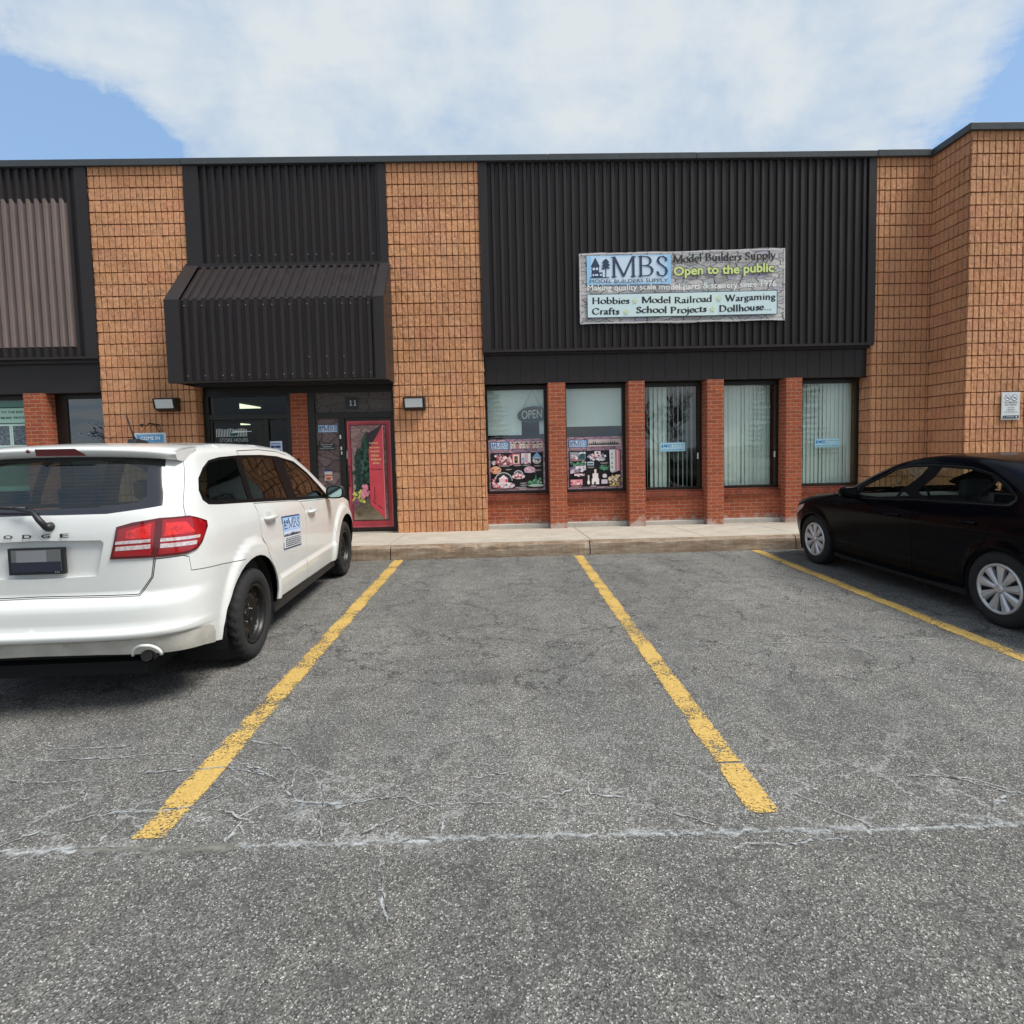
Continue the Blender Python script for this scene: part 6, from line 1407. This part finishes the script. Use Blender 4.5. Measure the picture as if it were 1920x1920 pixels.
    def MP(u, v, dz=0.0):
        return Vector(b.surf(*D_(VAN, ('S', .695+u, .712+v-.030*u/.49)), .004+mg.z+dz, 1))
    mg.P = MP; NV = (34, 46, 84); WHT = (226, 230, 232)
    def cells(u0, v0, u1, v1, c, n=6):
        z = mg.z
        for i in range(n): mg.z = z; mg.rect(u0+(u1-u0)*i/n, v0, u0+(u1-u0)*(i+1)/n, v1, c)
    cells(0, 0, .49, .30, NV); cells(.012, .012, .478, .112, WHT); cells(.012, .135, .478, .288, (126, 172, 216)); cells(.012, .135, .478, .165, (196, 206, 226)); mg.logo(.02, .168, .45, .115, (30, 44, 92), False, ((140, 180, 222), (166, 196, 230), (186, 208, 234)))
    rg = random.Random(4)
    for i in range(14): u = .03+.032*i; hh = rg.uniform(.01, .034); mg.tri_poly([(u-.018, .118), (u+.018, .118), (u+.006, .118+hh), (u-.006, .118+hh*.9)], ((30, 36, 56), (60, 66, 90))[i % 2])
    for k in range(5):
        u = .04
        while u < .44: w_ = rg.uniform(.025, .06); mg.rect(u, .024+.018*k, min(u+w_, .455), .032+.018*k, (40, 44, 56)); u += w_+.010
    o = mg.build('door_magnet', rt); o['label'] = 'blue and white shop magnet on the rear door'
    b.panel('windscreen', WGL, ws, off=-.004, sides=(1, -1), edge=0)
    m = MB(); m.tube([(-.30, -.25, 1.688), (-.34, -.25, 1.76), (-.385, -.25, 1.86)], [.010, .006, .005], 6); m.prism([(-.36, 1.66), (-.16, 1.66), (-.20, 1.685), (-.30, 1.70), (-.34, 1.695)], -.275, -.225, 'y'); m.build('antenna', RUB, rt, bevel=.004)
    m = MB()
    for sg in (1, -1):
        for ax in (0, FA): well(m, ax, sg*.87, sg*.55, .455, .345)
    m.box(-.85, 3.45, -.56, .56, .22, .30); m.box(.5, 2.44, -.82, .82, .24, .30); m.box(-.93, -.60, -.70, .70, .36, .42); m.build('underbody', DARKIN, rt)
    m = MB(); m.box(-.80, 2.3, -.78, .78, .42, .46); m.box(-.80, 2.9, -.80, -.77, .46, 1.05); m.box(-.80, 2.9, .77, .80, .46, 1.05); m.box(1.95, 2.35, -.72, .72, .60, 1.04); m.box(-.84, -.55, -.70, .70, .42, .80); m.build('cabin', mat('dark_cabin', (.02, .02, .021), .9), rt)
    seats(rt, [(.18, (-.36, .36), .72, 1.30, .16), (1.15, (-.38, .38), .66, 1.30, .16)], UPH)
    m = MB(); m.tube([(1.72, .38+.18*math.cos(t), .98+.18*math.sin(t)*.95) for t in [2*math.pi*i/20 for i in range(21)]], .014, 6, caps=False); m.build('steering_wheel', UPH, rt)
    for ax in (0, FA):
        for sd_ in (1, -1): wheel(rt, ax, -sd_*.785, .345, .235, sd_, .222, 'steel')
    return rt
van()
# ---- the black saloon
BPAINT = mat('black_car_paint', (.0014, .0019, .0036), .22, 0, .12, spec=.03); JGL = glass('saloon_glass', (.74, .82, .78), .01, 0.0, 1.1)
def saloon():
    rt = thing('black_car', 'black saloon car parked nose in with silver multi spoke wheels', 'car', (4.965, 4.67, 0), R(90+2.0))
    b = CarB(JET, rt); P = b.poly; FA = 2.65
    archr = b.arch(0.0, .315, .335, -.36, .345, .23); archf = b.arch(FA, .315, .335, -.34, .35, .215)
    bot = R__((0, .24), (.4, .24), (.65, .23)) + S_((-.75, .215), (-.5, .205)); front = S_((3.1, .19)) + F_((.6, .19), (.3, .185), (0, .185))
    outline = bot + archr + S_((.9, .205), (1.9, .205)) + archf + front + [D_(JET, ('F', 0, q)) for q in (.3, .5, .7, .82, .9, .95, 1.0, 1.1, 1.2, 1.3)] + b.ring()[::-1] + [D_(JET, ('R', 0, q)) for q in (1.2, 1.02, .98, .92, .8, .6, .4)]
    dlo = S_((1.955, .952), (1.91, .985), (1.70, 1.130), (1.435, 1.272), (1.262, 1.300), (.98, 1.314), (.886, 1.314), (.516, 1.305), (.263, 1.255), (.073, 1.165), (-.045, 1.085), (-.060, 1.050), (-.035, 1.015), (.0, 1.002), (.914, .969), (1.04, .960), (1.743, .915), (1.88, .925))
    aR = [p for p in archr if p[1] > .18]
    door_r = S_((.02, .992), (.06, .86), (.12, .72), (.175, .61)) + aR + S_((.96, .235), (.965, .5), (.975, .7), (.968, .955), (.914, .963))
    door_f = S_((.980, .955), (.987, .7), (.977, .5), (.972, .235), (1.90, .235), (1.99, .45), (2.02, .70), (1.98, .88), (1.90, .915), (1.743, .909))
    ws = F_((0, .985), (.4, .99), (.66, 1.0), (.56, 1.20), (.50, 1.31), (.25, 1.322), (0, 1.325)); rg_ = R__((0, 1.05), (.35, 1.055), (.56, 1.07), (.50, 1.20), (.46, 1.31), (.2, 1.325), (0, 1.328))
    m = MB(); H = [P(dlo), P(door_r), P(door_f), P(ws), P(rg_)]
    for sd_ in (1, -1):
        b.grid(m, P(outline), H, 0., sd_, 0, .035); b.skirt(m, H[0], 0, -.02, sd_)
    b.roof(m, .022); m.build('body', BPAINT, rt)
    m = MB()
    for sd_ in (1, -1): b.grid(m, P(bot+archr+S_((.9, .205), (1.9, .205))+archf+front+[D_(JET, ('F', 0, .7))]+F_((.5, .7))+S_((2.6, .82), (1.9, .90), (.0, .96), (-.5, .9))+R__((.5, .88), (0, .88))), [], -.016, sd_, 0, .08)
    m.build('inner_shell', DARKIN, rt)
    b.panel('windscreen', WGL, ws, off=-.004, sides=(1, -1), edge=0); b.panel('rear_window', JGL, rg_, off=-.004, sides=(1, -1), edge=0)
    for sd_ in (1, -1):
        d1 = b.panel('door', BPAINT, door_r, off=.001, sides=(sd_,), gap=.0035); d2_ = b.panel('door', BPAINT, door_f, off=.001, sides=(sd_,), gap=.0035)
        gf = S_((1.86, .962), (1.68, 1.112), (1.43, 1.250), (1.26, 1.276), (1.025, 1.290), (1.078, .980), (1.743, .938)); gr = S_((.862, 1.289), (.516, 1.280), (.290, 1.238), (.232, 1.20), (.262, 1.017), (.885, .992)); gq = S_((.212, 1.202), (.085, 1.142), (-.018, 1.075), (-.028, 1.050), (-.008, 1.024), (.242, 1.017))
        b.panel('window_trim', GLOSSB, dlo, [gf, gr, gq], -.003, (sd_,), edge=.01)
        # thin dull bright strip round the side glass
        m = MB(); o_ = P(dlo); i_ = shrink(o_, .007); A = [b.surf(*p, .003, sd_) for p in o_]; B_ = [b.surf(*p, .003, sd_) for p in i_]
        for i in range(len(A)): j = (i+1) % len(A); m.face([A[i], A[j], B_[j], B_[i]], 0, True)
        m.build('window_moulding', mat('dull_moulding', (.025, .025, .027), .35, .3), rt)
        b.panel('side_window', JGL, gf, off=-.006, sides=(sd_,), parent=d2_, edge=0); b.panel('side_window', JGL, gr, off=-.006, sides=(sd_,), parent=d1, edge=0); b.panel('side_window', JGL, gq, off=-.006, sides=(sd_,), edge=0)
        for par, hx, hz in ((d1, .32, .832), (d2_, 1.235, .800)):
            m = MB(); m.tube([b.surf(*D_(JET, ('S', hx-.10+.20*i/8, hz)), .006+.028*math.sin(math.pi*i/8)**.4, sd_) for i in range(9)], [.008]+[.014]*7+[.008], 10); m.build('door_handle', BPAINT, par)
        b.panel('headlight', CLR, S_((2.86, .755), (3.02, .715), (3.16, .665)) + F_((.58, .615), (.60, .545)) + S_((3.20, .565), (3.02, .635), (2.90, .70)), off=.004, sides=(sd_,), edge=.01, step=.03)
        b.panel('tail_light', RED, R__((.46, .70), (.47, .84), (.70, .87)) + S_((-.72, .86), (-.62, .80), (-.66, .74)) + R__((.76, .70)), off=.005, sides=(sd_,), edge=.01, step=.03)
        mirror_shell(rt, 1.80, .845, .985, sd_, BPAINT, .125, .185, (.10, .11, .12))
        m = MB(); m.box(.36, 2.30, -sd_*.80-.02, -sd_*.80+.02, .165, .23); m.build('rocker', DARKIN, rt, bevel=.008)
    # boot lid seams, bumper seam, blank plate on the tail
    m = MB()
    for sd_ in (1, -1):
        for q in (R__((.60, .965), (.604, .965), (.574, .66), (.57, .66)), R__((0, .600), (.45, .600), (.70, .612), (.70, .606), (.45, .594), (0, .594))): b.grid(m, P(q), [], .0012, sd_, 0, .05)
    m.build('body_seam', RUB, rt)
    m = MB(); m.box(-1.098, -1.085, -.26, .26, .665, .79); m.build('number_plate', mat('plate_white', (.55, .56, .58), .4), rt)
    m = MB(); m.lathe([(0, .045), (-.012, .045), (-.014, .038), (-.010, .034)], -1.03, 0, .885, 'x', 24); m.build('badge', CHROME, rt)
    m = MB()
    for sg in (1, -1):
        for ax in (0, FA): well(m, ax, sg*.855, sg*.58, .345, .315)
    m.box(-.9, 3.3, -.57, .57, .18, .26); m.box(.36, 2.3, -.79, .79, .19, .25); m.build('underbody', DARKIN, rt)
    m = MB(); m.box(-.5, 2.2, -.74, .74, .30, .34); m.box(-.4, 2.4, -.77, -.74, .3, .93); m.box(-.4, 2.4, .74, .77, .3, .93); m.box(1.72, 2.2, -.68, .68, .55, .93); m.box(-.62, -.12, -.62, .62, .55, .98); m.build('cabin', mat('dark_cabin', (.02, .02, .021), .9), rt)
    seats(rt, [(.28, (-.36, .36), .50, 1.06, .16), (1.02, (-.36, .36), .48, 1.12, .18)], UPH)
    m = MB(); m.tube([(1.62-.05*math.sin(t), .36+.185*math.cos(t), .90+.17*math.sin(t)) for t in [2*math.pi*i/20 for i in range(21)]], .014, 6, caps=False); m.tube([(1.62, .20, .90), (1.62, .52, .90)], .018, 6); m.build('steering_wheel', UPH, rt)
    for ax in (0, FA):
        for sd_ in (1, -1): wheel(rt, ax, -sd_*.765, .315, .205, sd_, .205, 'alloy')
    return rt
saloon()
# ------------------------------------------------------------------ trees across the lot: seen in the shop glass and the car panels
BARK = mat('grey_bark', (.075, .06, .05), .95, var=.3, vscale=6, bump=.4, bscale=20); NEED = mat('spruce_needles', (.030, .058, .040), .85, var=.4, vscale=3)
def bare_tree(x, y, h, seed, label):
    rt = random.Random(seed); e = thing('bare_tree', label, 'tree', (x, y, 0), 0, 'trees across the lot'); m = MB(); br = MB()
    def grow(mb, p, d, ln, r, depth):
        pts = [p]; rs = [r]; n = 4 if depth > 1 else 3
        for i in range(n):
            d = (d+Vector((rt.uniform(-.16, .16), rt.uniform(-.16, .16), rt.uniform(-.04, .12)))).normalized(); p = p+d*ln/n; pts.append(p); rs.append(max(.013, r*(1-.45*(i+1)/n)))
        mb.tube(pts, rs, 6 if depth > 2 else (4 if depth > 0 else 3), 0, False)
        if depth == 0: return
        k = 4 if depth > 4 else 3
        for j in range(k):
            t = rt.uniform(.45, 1.0) if j else 1.0; q = pts[min(n, int(t*n))]; a = rt.uniform(0, 2*math.pi); sp = rt.uniform(.45, .95)
            o = d.orthogonal().normalized(); o.rotate(Matrix.Rotation(a, 3, d)); grow(br, q, (d+o*sp).normalized(), ln*rt.uniform(.58, .78), rs[-1]*rt.uniform(.45, .75), depth-1)
    grow(m, Vector((0, 0, 0)), Vector((0, 0, 1)), h*.22, h*.013, 6)
    m.build('trunk', BARK, e); br.build('crown', BARK, e); return e
def spruce(x, y, h, seed, label):
    rt = random.Random(seed); e = thing('spruce_tree', label, 'tree', (x, y, 0), 0, 'trees across the lot'); m = MB(); m.tube([(0, 0, 0), (0, 0, h*.5), (0, 0, h*.97)], [h*.018, h*.011, .01], 7); m.build('trunk', BARK, e); c = MB()
    z = h*.08
    while z < h*.98:
        rr = (h-z)*.24+.15; n = 9
        for i in range(n):
            a = 2*math.pi*(i+rt.random())/n; ln = rr*rt.uniform(.7, 1.15); d = Vector((math.cos(a), math.sin(a), -.18)); tip = Vector((0, 0, z))+d*ln; side = Vector((-math.sin(a), math.cos(a), 0))
            for k in range(10):
                t = (k+1)/10; p = Vector((0, 0, z))+d*ln*t+Vector((0, 0, .10*ln*t*t)); w = .22*ln*(1.05-t)+.06
                for s_ in (-1, 1):
                    q = p+side*s_*w+d*w*.6+Vector((0, 0, -.08*w+rt.uniform(-.05, .05))); c.face([p-d*.05, p+d*.05+Vector((0, 0, .03)), q]); c.face([p, q, q-Vector((0, 0, .10+.2*w))-d*.05])
        z += h*.026
    c.build('crown', NEED, e); return e
bare_tree(8.8, -9.5, 7.5, 3, 'bare broadleaf tree across the lot, mirrored in the half open blind window'); bare_tree(-20, -11, 7.5, 8, 'bare broadleaf tree across the lot, mirrored in the dark pane at the far left')
spruce(-1.2, -16, 11, 5, 'tall dark spruce across the lot, mirrored behind the oval OPEN sign'); spruce(17.5, -14, 12, 6, 'tall dark spruce across the lot, mirrored in the last shop window')
